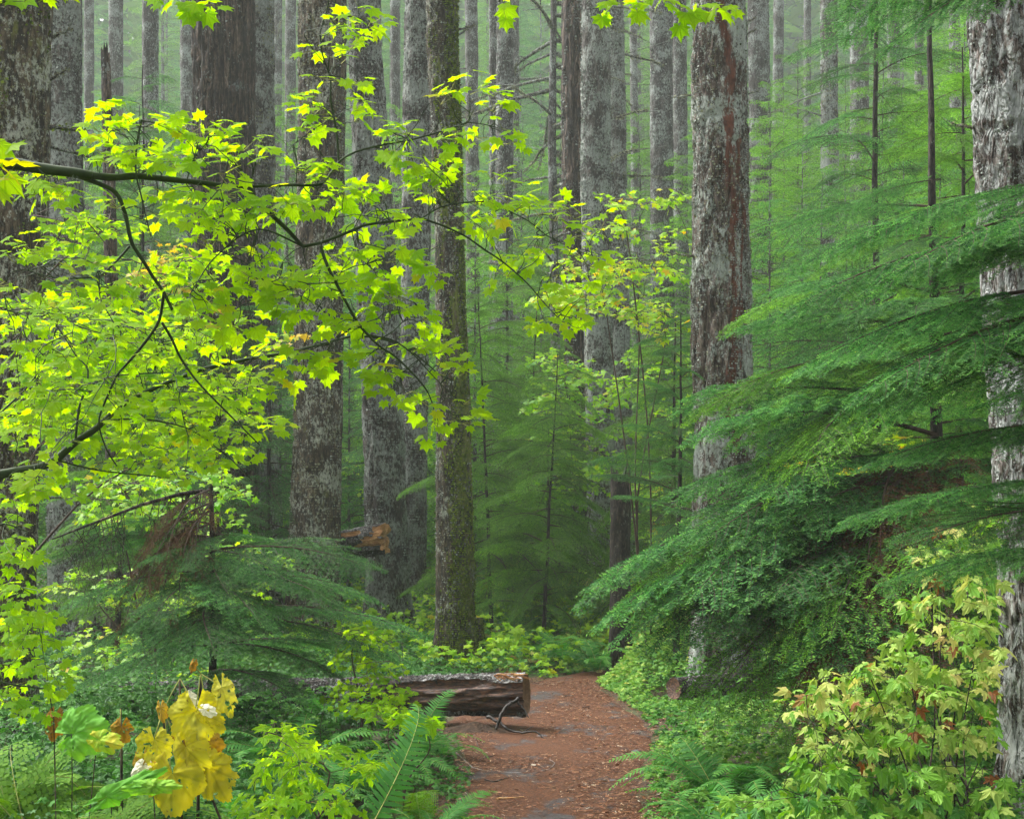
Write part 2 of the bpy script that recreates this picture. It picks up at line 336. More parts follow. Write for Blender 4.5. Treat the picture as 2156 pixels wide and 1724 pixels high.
# fallen needles and bark bits on the path
def litter(n, ylo, yhi, ln, wd, mat, name, seed, spread=1.0):
    r = np.random.default_rng(seed); y = ylo + (yhi - ylo) * r.random(n) ** 1.3; u = r.random(n) * (1 + .5 * spread) - .25 * spread
    x = np.interp(y, _py, _pl) * (1 - u) + np.interp(y, _py, _pr) * u
    ok = fbm(x * 2.3, y * 1.6, 0 * x, 3, 61) + .9 * np.abs(u - .5) > r.normal(.10, .25, n); x, y, u = x[ok], y[ok], u[ok]; n = len(x)
    z = gz(x, y) + .022 + .006 * r.random(n); a = r.random(n) * 2 * pi
    fw = np.stack([np.cos(a), np.sin(a), r.normal(0, .12, n)], 1); X, Y, Z = frames(fw, np.stack([r.normal(0, .3, n), r.normal(0, .3, n), np.ones(n)], 1))
    tpl = (np.array([[-.5, -.5, 0], [.5, -.5, 0], [.4, .5, .15], [-.4, .5, .15]]), np.array([[0, 1, 2, 3]]))
    S = np.stack([wd * (.5 + r.random(n)), ln * (.5 + r.random(n)), np.full(n, ln * .4)], 1)
    b = MB(); b.inst(tpl, np.stack([x, y, z], 1), X, Y, Z, S, r.random(n)); return tag(link(name, b.mesh(name, mat)), kind='stuff')
M['litter'] = foliage('needle_litter', [(0, (.02, .008, .005)), (.45, (.10, .036, .015)), (.8, (.22, .085, .032)), (.97, (.36, .22, .12)), (1, (.5, .44, .34))], .05, 1, .7, .3)
litter(60000, 6.5, 15, .022, .004, M['litter'], 'needle_litter', 1)
litter(3500, 6.5, 14.5, .035, .011, M['litter'], 'bark_litter', 2)

# ---------------------------------------------------------------- trunks
TR = {}
def trunk_mesh(name, mat, d, pts, w, zb=None, top=None, seed=0, res=.018, furrow=.02, fscale=(7, 1.3), flare=.35, streak=None, lump=.03, taper=None, broken=0):
    """pts: layout (x, y) of the trunk's middle; w: its width there (layout px)"""
    pts = np.array(pts, float); zc = CAMZ - (pts[:, 1] - YH) / F * d; xc = (pts[:, 0] - W / 2) / F * d
    o = np.argsort(zc); zc, xc = zc[o], xc[o]; ww = np.broadcast_to(np.asarray(w, float), (len(pts),))[o] / 2 / F * d
    zg = float(gz(xc[0], d)) if zb is None else zb
    zt = (CAMZ + YH / F * d + 2.2) if top is None else top
    n = max(12, int((zt - zg + .35) / (res * 1.7))); z = np.linspace(zg - .35, zt, n)
    sl0 = (xc[1] - xc[0]) / (zc[1] - zc[0]) if len(zc) > 1 else 0; sl1 = (xc[-1] - xc[-2]) / (zc[-1] - zc[-2]) if len(zc) > 1 else 0
    x = np.interp(z, zc, xc); x = np.where(z < zc[0], xc[0] + (z - zc[0]) * sl0, x); x = np.where(z > zc[-1], xc[-1] + (z - zc[-1]) * sl1, x)
    k = max(3, int(.5 / (z[1] - z[0])) | 1); xp = np.pad(x, k // 2, mode='edge'); x = np.convolve(xp, np.ones(k) / k, 'valid')[:n]
    R = np.interp(z, zc, ww)
    hg = np.clip(z - zg, 0, 9); R = R * (1 + flare * np.exp(-hg / .28))
    x0 = float(np.interp(zg, z, x)); nth = int(max(20, min(150, 2 * pi * R.mean() / res)))
    th = np.arange(nth) / nth * 2 * pi; TH, ZZ = np.meshgrid(th, z); RR = np.repeat(R[:, None], nth, 1)
    cx, sy = np.cos(TH), np.sin(TH); wob = .35 * vnoise(ZZ * 1.1, cx * 2, sy * 2, seed)
    a = vnoise((cx * RR) * fscale[0] * 2 + wob, (sy * RR) * fscale[0] * 2, ZZ * fscale[1] * 2, seed + 1)
    a2 = vnoise(cx * RR * fscale[0] * 4.3, sy * RR * fscale[0] * 4.3, ZZ * fscale[1] * 5, seed + 2)
    a3 = vnoise(cx * RR * 38, sy * RR * 38, ZZ * 20, seed + 3)
    rid = np.minimum(1, np.abs(a) * 3.2) * .7 + .3 * a2 + .14 * a3
    low = vnoise(cx * 1.2, sy * 1.2, ZZ * .8, seed + 4)
    but = np.exp(-np.clip(ZZ - zg, 0, 9) / .35) * .22 * np.cos(TH * 5 + seed) * RR
    D = RR * (1 + lump * low) + furrow * (rid - .6) + but
    VX = x[:, None] + D * cx - x0; VY = D * sy
    zz = ZZ.copy()
    if broken:
        topm = np.clip((ZZ - (zt - .5)) / .5, 0, 1); zz = zz - topm * broken * (.5 + .5 * vnoise(cx * 3, sy * 3, 0, seed + 8)) 
    V = np.stack([VX, VY, zz - zg], -1).reshape(-1, 3)
    i = np.arange(n - 1)[:, None] * nth; j = np.arange(nth)[None]; jn = (j + 1) % nth
    q = np.stack([i + j, i + jn, i + nth + jn, i + nth + j], -1).reshape(-1, 4)
    tint = np.zeros_like(TH)
    if streak:
        for (t0, z0, z1, wd) in streak:
            c = t0 + .25 * vnoise(ZZ * 1.3, 0, 0, seed + 11) + .1 * vnoise(ZZ * 5, 0, 0, seed + 12); dt = np.abs((TH - c + pi) % (2 * pi) - pi)
            tint = np.maximum(tint, np.clip(1 - dt / wd, 0, 1) ** .5 * .69 * np.clip((ZZ - zg - z0) / .3, 0, 1) * np.clip((z1 - ZZ + zg) / .5, 0, 1))
    b = MB(); b.add(V, q, 0, tint.ravel().astype(np.float32))
    cap = np.vstack([V[-nth:], [V[-nth:].mean(0) - [0, 0, .05 + .1 * broken]]]); b.add(cap, np.stack([j[0], jn[0], np.full(nth, nth)], 1), 0)
    surf = dict(V=V.reshape(n, nth, 3), z=z - zg, x=x - x0, R=R, loc=(x0, d, zg), th=th)
    return b.mesh(name, mat), surf
FLK = (np.array([[-.5, -.1, 0], [.1, -.5, .12], [.5, .1, -.05], [-.05, .5, .2]]), np.array([[0, 1, 2, 3]]))
def flakes(surf, n, size, seed, mask=None, lift=.006, th0=pi, th1=2 * pi, zmax=99, hang=0.):
    """small crumpled lichen or moss flakes seated on a trunk's surface"""
    r = np.random.default_rng(seed); S = surf['V']; nz, nth = S.shape[:2]
    iz = r.integers(1, nz - 2, n * 3); it = (((th0 + (th1 - th0) * r.random(n * 3)) / (2 * pi) * nth).astype(int)) % nth
    p = S[iz, it]; ok = p[:, 2] < zmax
    th = it / nth * 2 * pi; nn = np.stack([np.cos(th), np.sin(th), 0 * th], 1)
    m = fbm(np.cos(th) * 2.2 + seed, np.sin(th) * 2.2, p[:, 2] * 1.7, 3, seed) if mask is None else mask(th, p[:, 2])
    ok &= m > np.quantile(m[ok], .55) if mask is None else m > r.random(n * 3)
    p, nn = p[ok][:n], nn[ok][:n]; k = len(p)
    fw = nrm(nn * .5 + r.normal(0, .6, (k, 3)) + np.array([0, 0, -hang])); X, Y, Z = frames(fw, nn + r.normal(0, .5, (k, 3)))
    b = MB(); b.inst(FLK, p + nn * lift, X, Y, Z, size * (.4 + r.random(k) * .9), r.random(k)); return b
def stub_mesh(ln, rad, seed, droop=0.1, mossy=True, side=2):
    r = np.random.default_rng(seed); n = 9; s = np.linspace(0, 1, n)
    pts = np.stack([s * ln, ln * .1 * np.cumsum(r.normal(0, .3, n)) * s, -droop * ln * s ** 2 + ln * .05 * np.cumsum(r.normal(0, .35, n)) * s], 1)
    b = MB(); b.tube(pts, rad * (1 - .75 * s) * (1 + .3 * r.random(n)), 7, 0, .5)
    for k in range(side):
        i = r.integers(3, n - 1); q = pts[i] + np.outer(np.linspace(0, 1, 4), [ln * .3, r.normal(0, .25) * ln, r.normal(0, .2) * ln]); b.tube(q, rad * .35 * np.linspace(1, .3, 4), 4, 0)
    if mossy:
        m = int(260 * min(1.5, ln)); u = r.random(m); i = np.clip((u * (n - 1)).astype(int), 0, n - 2); f = u * (n - 1) - i
        p = pts[i] * (1 - f[:, None]) + pts[i + 1] * f[:, None] + r.normal(0, rad * .6, (m, 3))
        X, Y, Z = frames(r.normal(0, 1, (m, 3)) + [0, 0, -.8], r.normal(0, 1, (m, 3))); b.inst(FLK, p, X, Y, Z, .012 + .02 * r.random(m), r.random(m), 1)
    return b.mesh('dead_branch', [M['bark_grey'], M['moss'] if mossy != 'lichen' else M['lichen_olive']])
STUBS = [stub_mesh(.45, .022, 3), stub_mesh(.8, .018, 5, .2, 'lichen', 3), stub_mesh(.3, .016, 8, -.1, 'lichen', 1), stub_mesh(1.3, .02, 11, .12, 'lichen', 5)]
def big_tree(key, label, mat, d, pts, w, stubs=(), flk=None, moss=None, name='conifer_tree', cat='tree', group=None, **kw):
    me, s = trunk_mesh('trunk', M[mat], d, pts, w, **kw)
    root = empty(name, s['loc']); tag(root, label, cat, group); link('trunk', me, root); TR[key] = (root, s)
    for (y, az, kind, sc) in stubs:      # layout height y, azimuth deg (0 = to the right, -90 = towards us)
        z = CAMZ - (y - YH) / F * d - s['loc'][2]; a = radians(az); x = np.interp(z, s['z'], s['x']); R = np.interp(z, s['z'], s['R'])
        o = link('dead_branch', STUBS[kind], root); o.location = (x + cos(a) * R * .85, sin(a) * R * .85, z); o.rotation_euler = (0, random.uniform(-.3, .3), a); o.scale = (sc,) * 3
    if flk:
        for (nf, sz, mt, sd) in flk: link('lichen', flakes(s, nf, sz, sd).mesh('lichen', M[mt]), root)
    if moss:
        nf, sz, sd, mk = moss; link('moss', flakes(s, nf, sz, sd, mask=mk, lift=.008, hang=.5).mesh('moss', M['moss']), root)
    return root, s

def m12(th, z):   # moss thick at the foot and up the right side
    a = np.cos(th - radians(-40)); f = fbm(np.cos(th) * 2, np.sin(th) * 2, z * 1.6, 3, 31)
    return np.clip(.9 * np.exp(-z / .55) + (a - .35) * .7 + f * 1.3 + .0 * z, 0, 1)
def m1(th, z): return np.clip(fbm(np.cos(th) * 1.5, np.sin(th) * 1.5, z * 1.2, 3, 77) * 1.9 - .05, 0, 1)
big_tree('t1', 'large brown mossy trunk at the far left, with mossy branch stubs', 'bark_olive', 10.5, [(22, 0), (18, 400), (8, 800), (-8, 1200), (-22, 1500)], [165, 160, 158, 164, 172],
         stubs=[(80, 5, 2, .8), (172, 2, 2, .8), (300, 20, 3, .55), (250, 60, 0, 1), (560, -10, 0, .7), (1050, -5, 3, .5), (345, -120, 0, .9)], flk=[(2600, .02, 'lichen_olive', 1)], moss=(5200, .024, 2, m1), seed=3, res=.016, furrow=.022, lump=.06)
big_tree('t2', 'grey lichen-covered trunk just right of the far-left mossy trunk', 'bark_grey', 19, [(134, 0), (134, 400), (138, 700), (146, 1000), (150, 1200)], [72, 80, 88, 92, 96], flk=[(2600, .035, 'lichen', 3)], seed=11, furrow=.03, res=.028)
big_tree('t7', 'widest trunk, deeply furrowed brown bark, behind the maple branch', 'bark_brown', 20, [(470, 0), (472, 400), (478, 800), (488, 1080)], [128, 128, 122, 112], flk=[(900, .035, 'lichen', 5)], seed=21, furrow=.07, fscale=(8, 1.0), res=.02, lump=.03)
big_tree('t8', 'narrow olive-lichened trunk half hidden behind the widest furrowed trunk', 'bark_grey', 22, [(545, 0), (550, 400), (556, 1000)], [62, 60, 60], flk=[(2600, .04, 'lichen_olive', 6)], seed=31, furrow=.03, res=.03)
big_tree('t9', 'brown lichened trunk in front of the leaning broken log', 'bark_olive', 18.5, [(680, 0), (676, 300), (673, 500), (669, 900), (662, 1150), (660, 1310)], [98, 98, 99, 101, 108, 116],
         flk=[(3400, .032, 'lichen_olive', 7), (1500, .03, 'lichen', 8)], seed=41, furrow=.05, fscale=(6, 1.1), res=.022)
big_tree('t10', 'dark trunk with grey lichen patches, curving, behind the broken log tip', 'bark_grey', 20.5, [(768, 0), (771, 150), (780, 300), (790, 500), (802, 750), (809, 950), (814, 1150), (819, 1330)], [68, 72, 76, 82, 86, 88, 88, 92],
         flk=[(2800, .035, 'lichen', 9)], seed=51, furrow=.05, res=.024, streak=[(radians(-60), .0, 1.6, .5)])
big_tree('t11', 'slim grey trunk between the dark curving trunk and the mossy one', 'bark_grey', 22.5, [(886, 0), (881, 200), (876, 450), (873, 800), (871, 1200)], [64, 64, 64, 56, 52], flk=[(2400, .035, 'lichen', 10)], seed=61, furrow=.03, res=.028)
big_tree('t12', 'mossy brown trunk right behind the cut log beside the path', 'bark_moss', 16.2, [(930, 0), (934, 150), (946, 420), (949, 650), (955, 900), (958, 1150), (959, 1300), (960, 1400)], [68, 68, 62, 64, 72, 79, 82, 88],
         stubs=[(60, 10, 2, .8), (75, 0, 2, .7), (235, 15, 2, .5)], flk=[(1700, .024, 'lichen', 12), (1800, .022, 'lichen_olive', 13)], moss=(14000, .028, 14, m12), seed=71, furrow=.026, res=.015, flare=.28)
big_tree('t15', 'grey trunk standing in haze right of the mossy trunk, among hemlock boughs', 'bark_far', 31, [(1064, 0), (1062, 400), (1056, 800), (1050, 1200)], [36, 38, 48, 50], flk=[(900, .05, 'lichen', 15)], seed=81, furrow=.035, res=.05)
big_tree('t14', 'thin dark trunk touching the left side of the hazy grey trunk', 'bark_far', 33, [(1039, 0), (1040, 500), (1038, 1100)], [20, 20, 26], seed=82, furrow=.03, res=.06)
big_tree('t18', 'furrowed grey trunk, left of the close pair in the middle', 'bark_brown', 26, [(1212, 0), (1214, 400), (1222, 850), (1240, 1200)], [60, 62, 64, 64], flk=[(1500, .045, 'lichen', 18)], seed=91, furrow=.045, fscale=(5, .9), res=.034)
big_tree('t19', 'lichen-crusted trunk, right of the close pair in the middle', 'bark_grey', 25, [(1254, 0), (1254, 400), (1263, 850), (1268, 1250)], [60, 62, 60, 58], stubs=[(240, 10, 2, .5)], flk=[(2600, .045, 'lichen', 19)], seed=92, furrow=.035, res=.034)
big_tree('t20', 'slim lichened trunk just behind the close pair in the middle', 'bark_grey', 30, [(1295, 0), (1303, 500), (1310, 900)], [36, 38, 42], flk=[(1300, .05, 'lichen', 20)], seed=93, furrow=.03, res=.05)
big_tree('t21', 'straight pale grey trunk in mist left of the red-streaked trunk', 'bark_far', 34, [(1392, 0), (1394, 500), (1396, 1000)], [48, 50, 54], flk=[(1200, .055, 'lichen', 21)], seed=94, furrow=.04, res=.05)
big_tree('t22', 'thin grey trunk tucked close behind the straight pale one in mist', 'bark_far', 37, [(1430, 0), (1434, 500), (1438, 1000)], [30, 32, 34], seed=95, furrow=.03, res=.07)
big_tree('t23', 'bold upright trunk with red-brown streak and flaky lichen', 'bark_red', 13.5, [(1514, 0), (1517, 300), (1519, 600), (1521, 900), (1524, 1150), (1526, 1400)], [112, 118, 122, 126, 132, 140],
         stubs=[(30, 175, 0, .45), (52, 178, 2, .6), (195, 170, 2, .8), (50, 5, 2, .5), (75, 0, 2, .5), (200, -5, 2, .5), (585, -20, 0, .35), (540, 185, 2, .8), (1075, 180, 2, .8)],
         flk=[(5200, .021, 'lichen', 23), (2600, .021, 'lichen_olive', 24)], moss=(500, .022, 25, lambda th, z: np.clip(fbm(np.cos(th) * 3, np.sin(th) * 3, z * 2, 2, 5) * 3 - 1.2, 0, 1)), seed=101, furrow=.045, fscale=(6, 1.5), res=.014, lump=.06,
         streak=[(radians(-84), 2.2, 9.5, .42), (radians(-62), 3.0, 6.0, .22), (radians(-60), 1.0, 2.6, .3)])
big_tree('t24', 'hazy grey trunk just right of the red-streaked trunk', 'bark_far', 36, [(1596, 0), (1602, 400), (1606, 900)], [44, 46, 50], flk=[(900, .055, 'lichen', 26)], seed=102, furrow=.04, res=.06)
big_tree('t25', 'lichen-speckled trunk glimpsed through airy hemlock boughs', 'bark_grey', 30, [(1745, 0), (1748, 500), (1750, 900)], [36, 38, 42], stubs=[(195, 175, 3, 1), (245, 185, 3, .8), (290, 170, 3, 1)], flk=[(900, .05, 'lichen_olive', 27)], seed=103, furrow=.03, res=.06)
big_tree('t26', 'grey trunk in mist beside the slender dark hemlock stem', 'bark_far', 38, [(1808, 0), (1812, 500)], [38, 42], seed=104, furrow=.03, res=.07)
big_tree('t28', 'pale flaky grey-white trunk at the right edge', 'bark_white', 6.8, [(2122, 0), (2140, 300), (2156, 600), (2176, 900), (2196, 1200), (2214, 1724)], [160, 168, 176, 180, 184, 196],
         stubs=[(268, 172, 2, .5), (830, 190, 0, .3)], flk=[(4200, .013, 'lichen', 28)], seed=111, furrow=.026, fscale=(9, 2.4), res=.0095, lump=.05, flare=.15)
big_tree('t3', 'thin broken grey snag behind the upper maple branch at left', 'bark_brown', 17, [(221, 80), (228, 300), (236, 700), (240, 1100)], [18, 24, 30, 34], top=float(CAMZ - (85 - YH) / F * 17), seed=121, furrow=.015, res=.02, broken=.35,
         stubs=[(270, 10, 1, .75), (330, -10, 1, .5)], name='dead_snag', cat='snag')
big_tree('t29', 'dark broken stub with reddish top beside the middle pair', 'bark_dark', 15.5, [(1306, 975), (1306, 1230)], [42, 44], top=float(CAMZ - (972 - YH) / F * 15.5), seed=131, furrow=.02, res=.03, broken=.3, name='broken_stub', cat='snag')
big_tree('t31', 'small mossy stump among pale leaves beyond the end of the path', 'bark_moss', 25, [(1098, 1215), (1100, 1270)], [34, 40], top=float(CAMZ - (1215 - YH) / F * 25), seed=141, furrow=.02, res=.03, name='tree_stump', cat='stump',
         moss=(900, .04, 33, lambda th, z: 0 * z + .8))
big_tree('t35', 'dark mossy stump hugging the foot of the mossy brown trunk', 'bark_moss', 16.8, [(1004, 1310), (1006, 1400)], [26, 38], top=float(CAMZ - (1300 - YH) / F * 16.8), seed=142, furrow=.02, res=.02, name='tree_stump', cat='stump',
         moss=(1500, .026, 34, lambda th, z: 0 * z + .8))
# hazy trunks standing farther back
r = np.random.default_rng(99)
for k, (x, w_, d) in enumerate([(244, 30, 42), (317, 34, 32), (392, 26, 40), (188, 20, 50), (585, 18, 48), (612, 22, 44), (832, 20, 46), (992, 27, 40), (1086, 14, 44), (1333, 16, 50), (1640, 22, 48), (1700, 16, 56), (1880, 26, 40), (1935, 18, 50), (2010, 24, 42)]):
    big_tree('h%d' % k, 'hazy grey conifer trunk standing far back in the mist', 'bark_far', d, [(x, 0), (x + r.uniform(-6, 6), 600), (x + r.uniform(-8, 8), 1100)], [w_, w_ * 1.05, w_ * 1.15], seed=200 + k, furrow=.03, res=.09, lump=.05, group='misty background trunks', flare=.2,
             stubs=[(r.uniform(20, 600), r.uniform(-180, 180), 3, r.uniform(.8, 1.4)) for q in range(2)])
# slender spruce with many bare mossy branches in the bright gap
sp = [(y, az + r.uniform(-25, 25), 3, r.uniform(1.1, 2.1)) for y in range(8, 640, 26) for az in (r.uniform(-180, 180), r.uniform(-60, 60))]
big_tree('t17', 'slender trunk with many bare mossy branches in the bright misty gap', 'bark_far', 30, [(1166, 0), (1162, 300), (1168, 600), (1172, 1000)], [13, 18, 20, 22], seed=151, furrow=.012, res=.03, stubs=sp)
# ---------------------------------------------------------------- hemlock boughs
NDL = (np.array([[0, 0, 0], [.5, .45, .04], [0, 1, 0], [-.5, .45, .04]]), np.array([[0, 1, 2, 3]]))
LOD = {  # side spacing, twig spacing, needle spacing, needle length, needle width
    'near': (.050, .026, .0042, .0135, .0027), 'mid': (.066, .036, .0078, .019, .0050),
    'far': (.085, .052, .018, .028, .0095), 'vfar': (.12, .09, .05, .06, .026)}
def bough_mb(L, seed, lod, dens=1.0, droop=.32, rise=.12, width=.40, bare=.12):
    r = np.random.default_rng(seed); ds, tw, sp, nl, nw = LOD[lod]; b = MB()
    n = 16; t = np.linspace(0, 1, n)
    main = np.stack([.05 * L * np.sin(t * 3 + r.uniform(0, 6)) * t, L * t * (1 - .06 * t), L * (rise * t - droop * t ** 2.2)], 1)
    mp = lambda u: np.stack([np.interp(u, t, main[:, k]) for k in range(3)], -1)
    b.tube(main, .0085 * L ** .8 * (1.05 - t), 5 if lod in ('near', 'mid') else 3, 1, .3)
    segs = []; twg = []
    segs.append((mp(np.array([.8])), mp(np.array([1.0])))); 
    S = np.arange(bare, .985, ds / L)
    for s0 in S:
        for side in (-1, 1):
            if r.random() > .93 * dens: continue
            s = min(.99, s0 + r.uniform(-.4, .4) * ds / L)
            env = min(1, (s - bare) / .14 + .35) * (1 - s) ** .62
            l = L * width * env * r.uniform(.7, 1.15) + .05
            a = radians(r.uniform(46, 62) - 12 * s); base = mp(np.array([s]))[0]; tg = nrm(mp(np.array([min(1, s + .03)]))[0] - mp(np.array([s - .03]))[0])
            u = np.linspace(0, 1, 6); ax = side * np.sin(a) * (1 - .22 * u); ay = np.cos(a) + .35 * u
            dz = r.uniform(-.16, .02)
            pl = base + np.cumsum(np.stack([ax, ay * tg[1], ay * tg[2] + dz - .34 * droop / .32 * u ** 1.3 + r.normal(0, .03, 6)], 1), 0) * (l / 6)
            pl = np.vstack([base, pl]); m = len(pl)
            if lod in ('near', 'mid'): b.tube(pl, .0016 * np.linspace(1, .3, m) * (l / .3) ** .5, 3, 1, .3, cap=False)
            elif lod == 'far': b.tube(pl[::2], .003, 3, 1, .3, cap=False)
            segs.append((pl[:-1], pl[1:]))
            if l < tw * 1.5: continue
            k = max(1, int(l / tw)); uu = (np.arange(k) + r.uniform(.2, .8, k)) / k * .95; sd = np.where(np.arange(k) % 2 == 0, 1, -1)
            tl = np.minimum(.16, .48 * l) * (1 - uu) ** .55 * np.minimum(1, uu * 5 + .4) * r.uniform(.6, 1.1, k) + .012
            ui = uu * (m - 1); i0 = np.clip(ui.astype(int), 0, m - 2); f = (ui - i0)[:, None]
            p0 = pl[i0] * (1 - f) + pl[i0 + 1] * f; td = nrm(pl[i0 + 1] - pl[i0])
            lat = nrm(np.cross(td, [0, 0, 1.0])) * sd[:, None]
            an = np.radians(r.uniform(38, 55, k))[:, None]
            d = np.cos(an) * td + np.sin(an) * lat + np.stack([0 * uu, 0 * uu, r.normal(-.12, .12, k)], 1)
            p1 = p0 + nrm(d) * tl[:, None]; p1[:, 2] -= .12 * tl
            segs.append((p0, p1)); twg.append((p0, p1))
    A = np.vstack([s[0] for s in segs]); B = np.vstack([s[1] for s in segs]); d = B - A; ln = np.linalg.norm(d, axis=1)
    if twg and lod in ('near', 'mid'):
        p0 = np.vstack([x[0] for x in twg]); p1 = np.vstack([x[1] for x in twg]); X, Y, Z = frames(p1 - p0, np.tile([0, 0, 1.0], (len(p0), 1)))
        V = np.stack([p0 - X * .0008, p0 + X * .0008, p1], 1).reshape(-1, 3); b.add(V, np.arange(len(V)).reshape(-1, 3), 1, .3)
    cnt = np.maximum(1, (ln / sp).astype(int)); idx = np.repeat(np.arange(len(A)), cnt); K = len(idx)
    off = np.arange(K) - np.repeat(np.cumsum(cnt) - cnt, cnt); u = (off + r.random(K)) / cnt[idx]
    T = nrm(d)[idx]; pos = A[idx] + d[idx] * u[:, None]
    up = np.array([0, 0, 1.0]) + r.normal(0, .3, (len(A), 3)); latv = nrm(np.cross(T, up[idx])); upv = nrm(np.cross(latv, T))
    rowt = 2.0 if lod != 'vfar' else 1
    for side in (-1, 1):
        keep = r.random(K) < .96
        ang = np.radians(r.uniform(48, 78, K))[:, None]
        nd = np.cos(ang) * T + np.sin(ang) * latv * side + upv * r.normal(.12, .22, K)[:, None]
        X, Y, Z = frames(nd, upv + r.normal(0, .25, (K, 3)))
        l = nl * r.uniform(.55, 1.1, K); S3 = np.stack([np.full(K, nw), l, l], 1)
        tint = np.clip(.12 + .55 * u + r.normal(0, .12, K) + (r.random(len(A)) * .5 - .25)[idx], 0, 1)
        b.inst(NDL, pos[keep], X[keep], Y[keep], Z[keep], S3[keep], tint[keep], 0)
    return b
BOUGH = {}
def bough_set(lod, n, L, mats=('needle', 'twig'), key=None, **kw):
    BOUGH[key or lod] = [bough_mb(L, 500 + 13 * k + len(lod), lod, **kw).mesh('hemlock_branch', [M[mats[0]], M[mats[1]]], smooth=False) for k in range(n)]
bough_set('near', 4, 1.4, droop=.26)
bough_set('mid', 5, 1.6, droop=.23, rise=.10)
bough_set('far', 5, 1.8, droop=.40)
bough_set('mid', 4, 1.6, ('needle_warm', 'twig'), 'midwarm', droop=.42, width=.46)
bough_set('far', 4, 1.8, ('needle_warm', 'twig'), 'farwarm', droop=.46, width=.46)
bough_set('mid', 2, 1.5, ('needle_dead', 'twig'), 'dead', dens=.5, droop=.55)
BL = {'near': 1.4, 'mid': 1.6, 'far': 1.8, 'midwarm': 1.6, 'farwarm': 1.8, 'dead': 1.5}
for nm in list(BOUGH):
    pass
from mathutils import Matrix, Vector, Euler
def put_bough(root, kind, k, loc, az, pitch, L, roll=0., name='branch'):
    o = link(name, BOUGH[kind][k % len(BOUGH[kind])], root); s = L / BL[kind]
    o.location = loc; o.rotation_euler = (Matrix.Rotation(az, 3, 'Z') @ Matrix.Rotation(pitch, 3, 'X') @ Matrix.Rotation(roll, 3, 'Y')).to_euler(); o.scale = (s, s, s); return o
def sapling_trunk(root, h, r0, lean=0, seed=0, mat='bark_dark', base=-.2):
    rr = np.random.default_rng(seed); n = max(10, int(h * 5)); z = np.linspace(base, h, n); t = np.clip(z / h, 0, 1)
    pts = np.stack([lean * t + .02 * np.cumsum(rr.normal(0, .25, n)), .02 * np.cumsum(rr.normal(0, .25, n)), z], 1); pts[:, :2] -= pts[2, :2]
    b = MB(); b.tube(pts, r0 * (1.0 - .9 * t) + .002, 10, 0, 0); link('trunk', b.mesh('trunk', M[mat]), root); return z, pts
def hemlock(label, x, y, h, r0, Lmax, lod, nb, z0=.15, lean=0, seed=0, azb=None, azw=pi, group=None, power=.7, pitch=(-.4, .25), name='hemlock_sapling', zb=None, mat='bark_dark'):
    zg = float(gz(x, y)) if zb is None else zb; root = empty(name, (x, y, zg)); tag(root, label, 'hemlock', group)
    zz, pts = sapling_trunk(root, h, r0, lean, seed, mat); rr = np.random.default_rng(seed + 5)
    for k in range(nb):
        u = z0 + (1 - z0) * (k + rr.random()) / nb * .98; z = u * h
        az = (k * 2.39996 + rr.uniform(-.4, .4)) if azb is None else azb + rr.uniform(-azw, azw)
        L = Lmax * (1 - u) ** power * rr.uniform(.45, 1.15) + .18
        p = [float(np.interp(z, zz, pts[:, j])) for j in range(3)]
        put_bough(root, lod, rr.integers(0, 9), p, az, rr.uniform(*pitch) + .25 * u, L, rr.uniform(-.5, .5))
    return root
def bough_to(root, kind, base, tip, k=0, roll=0., lift=.0):
    """place a bough so that it runs from base to tip (world points)"""
    base, tip = np.array(base, float), np.array(tip, float); d = tip - base; L = np.linalg.norm(d) * 1.06
    az = math.atan2(-d[0], d[1]); el = math.atan2(d[2], math.hypot(d[0], d[1])) + .2 + lift
    return put_bough(root, kind, k, base - np.array(root.location), az, el, L, roll)

# -- the hemlock just outside the right of the picture: its boughs reach in across the pale trunk
root = empty('hemlock_sapling', (2.35, 4.4, float(gz(2.35, 4.4)))); tag(root, 'nearest hemlock, glossy needle boughs sweeping in over the pale flaky trunk', 'hemlock')
sapling_trunk(root, 5.2, .05, 0, 1)
tz = lambda z: (2.35, 4.4, z)
for (zb_, x, y, d, k) in [(2.55, 1720, 690, 3.9, 0), (2.75, 1700, 590, 4.6, 1), (2.35, 1760, 800, 3.9, 2), (2.1, 1810, 900, 4.0, 3), (2.3, 1900, 860, 3.6, 1), (1.85, 1890, 1010, 3.9, 2),
                          (2.6, 1880, 640, 3.6, 3), (1.7, 1800, 1130, 4.4, 1), (1.6, 1950, 1190, 4.0, 0), (2.75, 1990, 620, 4.0, 2), (1.5, 1880, 1260, 4.8, 3), 
                          (3.75, 1800, 60, 4.3, 0), (3.9, 1890, 20, 4.7, 3), (3.6, 1950, 110, 4.0, 1), (3.95, 2000, -30, 4.1, 1), (4.1, 1860, -40, 4.6, 2)]:
    bough_to(root, 'near', tz(zb_), P(x, y, d), k, random.uniform(-.3, .3))
for k in range(18): put_bough(root, 'mid', k, (0, 0, random.uniform(.6, 5)), random.uniform(-pi, 0), .1, random.uniform(.8, 1.6))
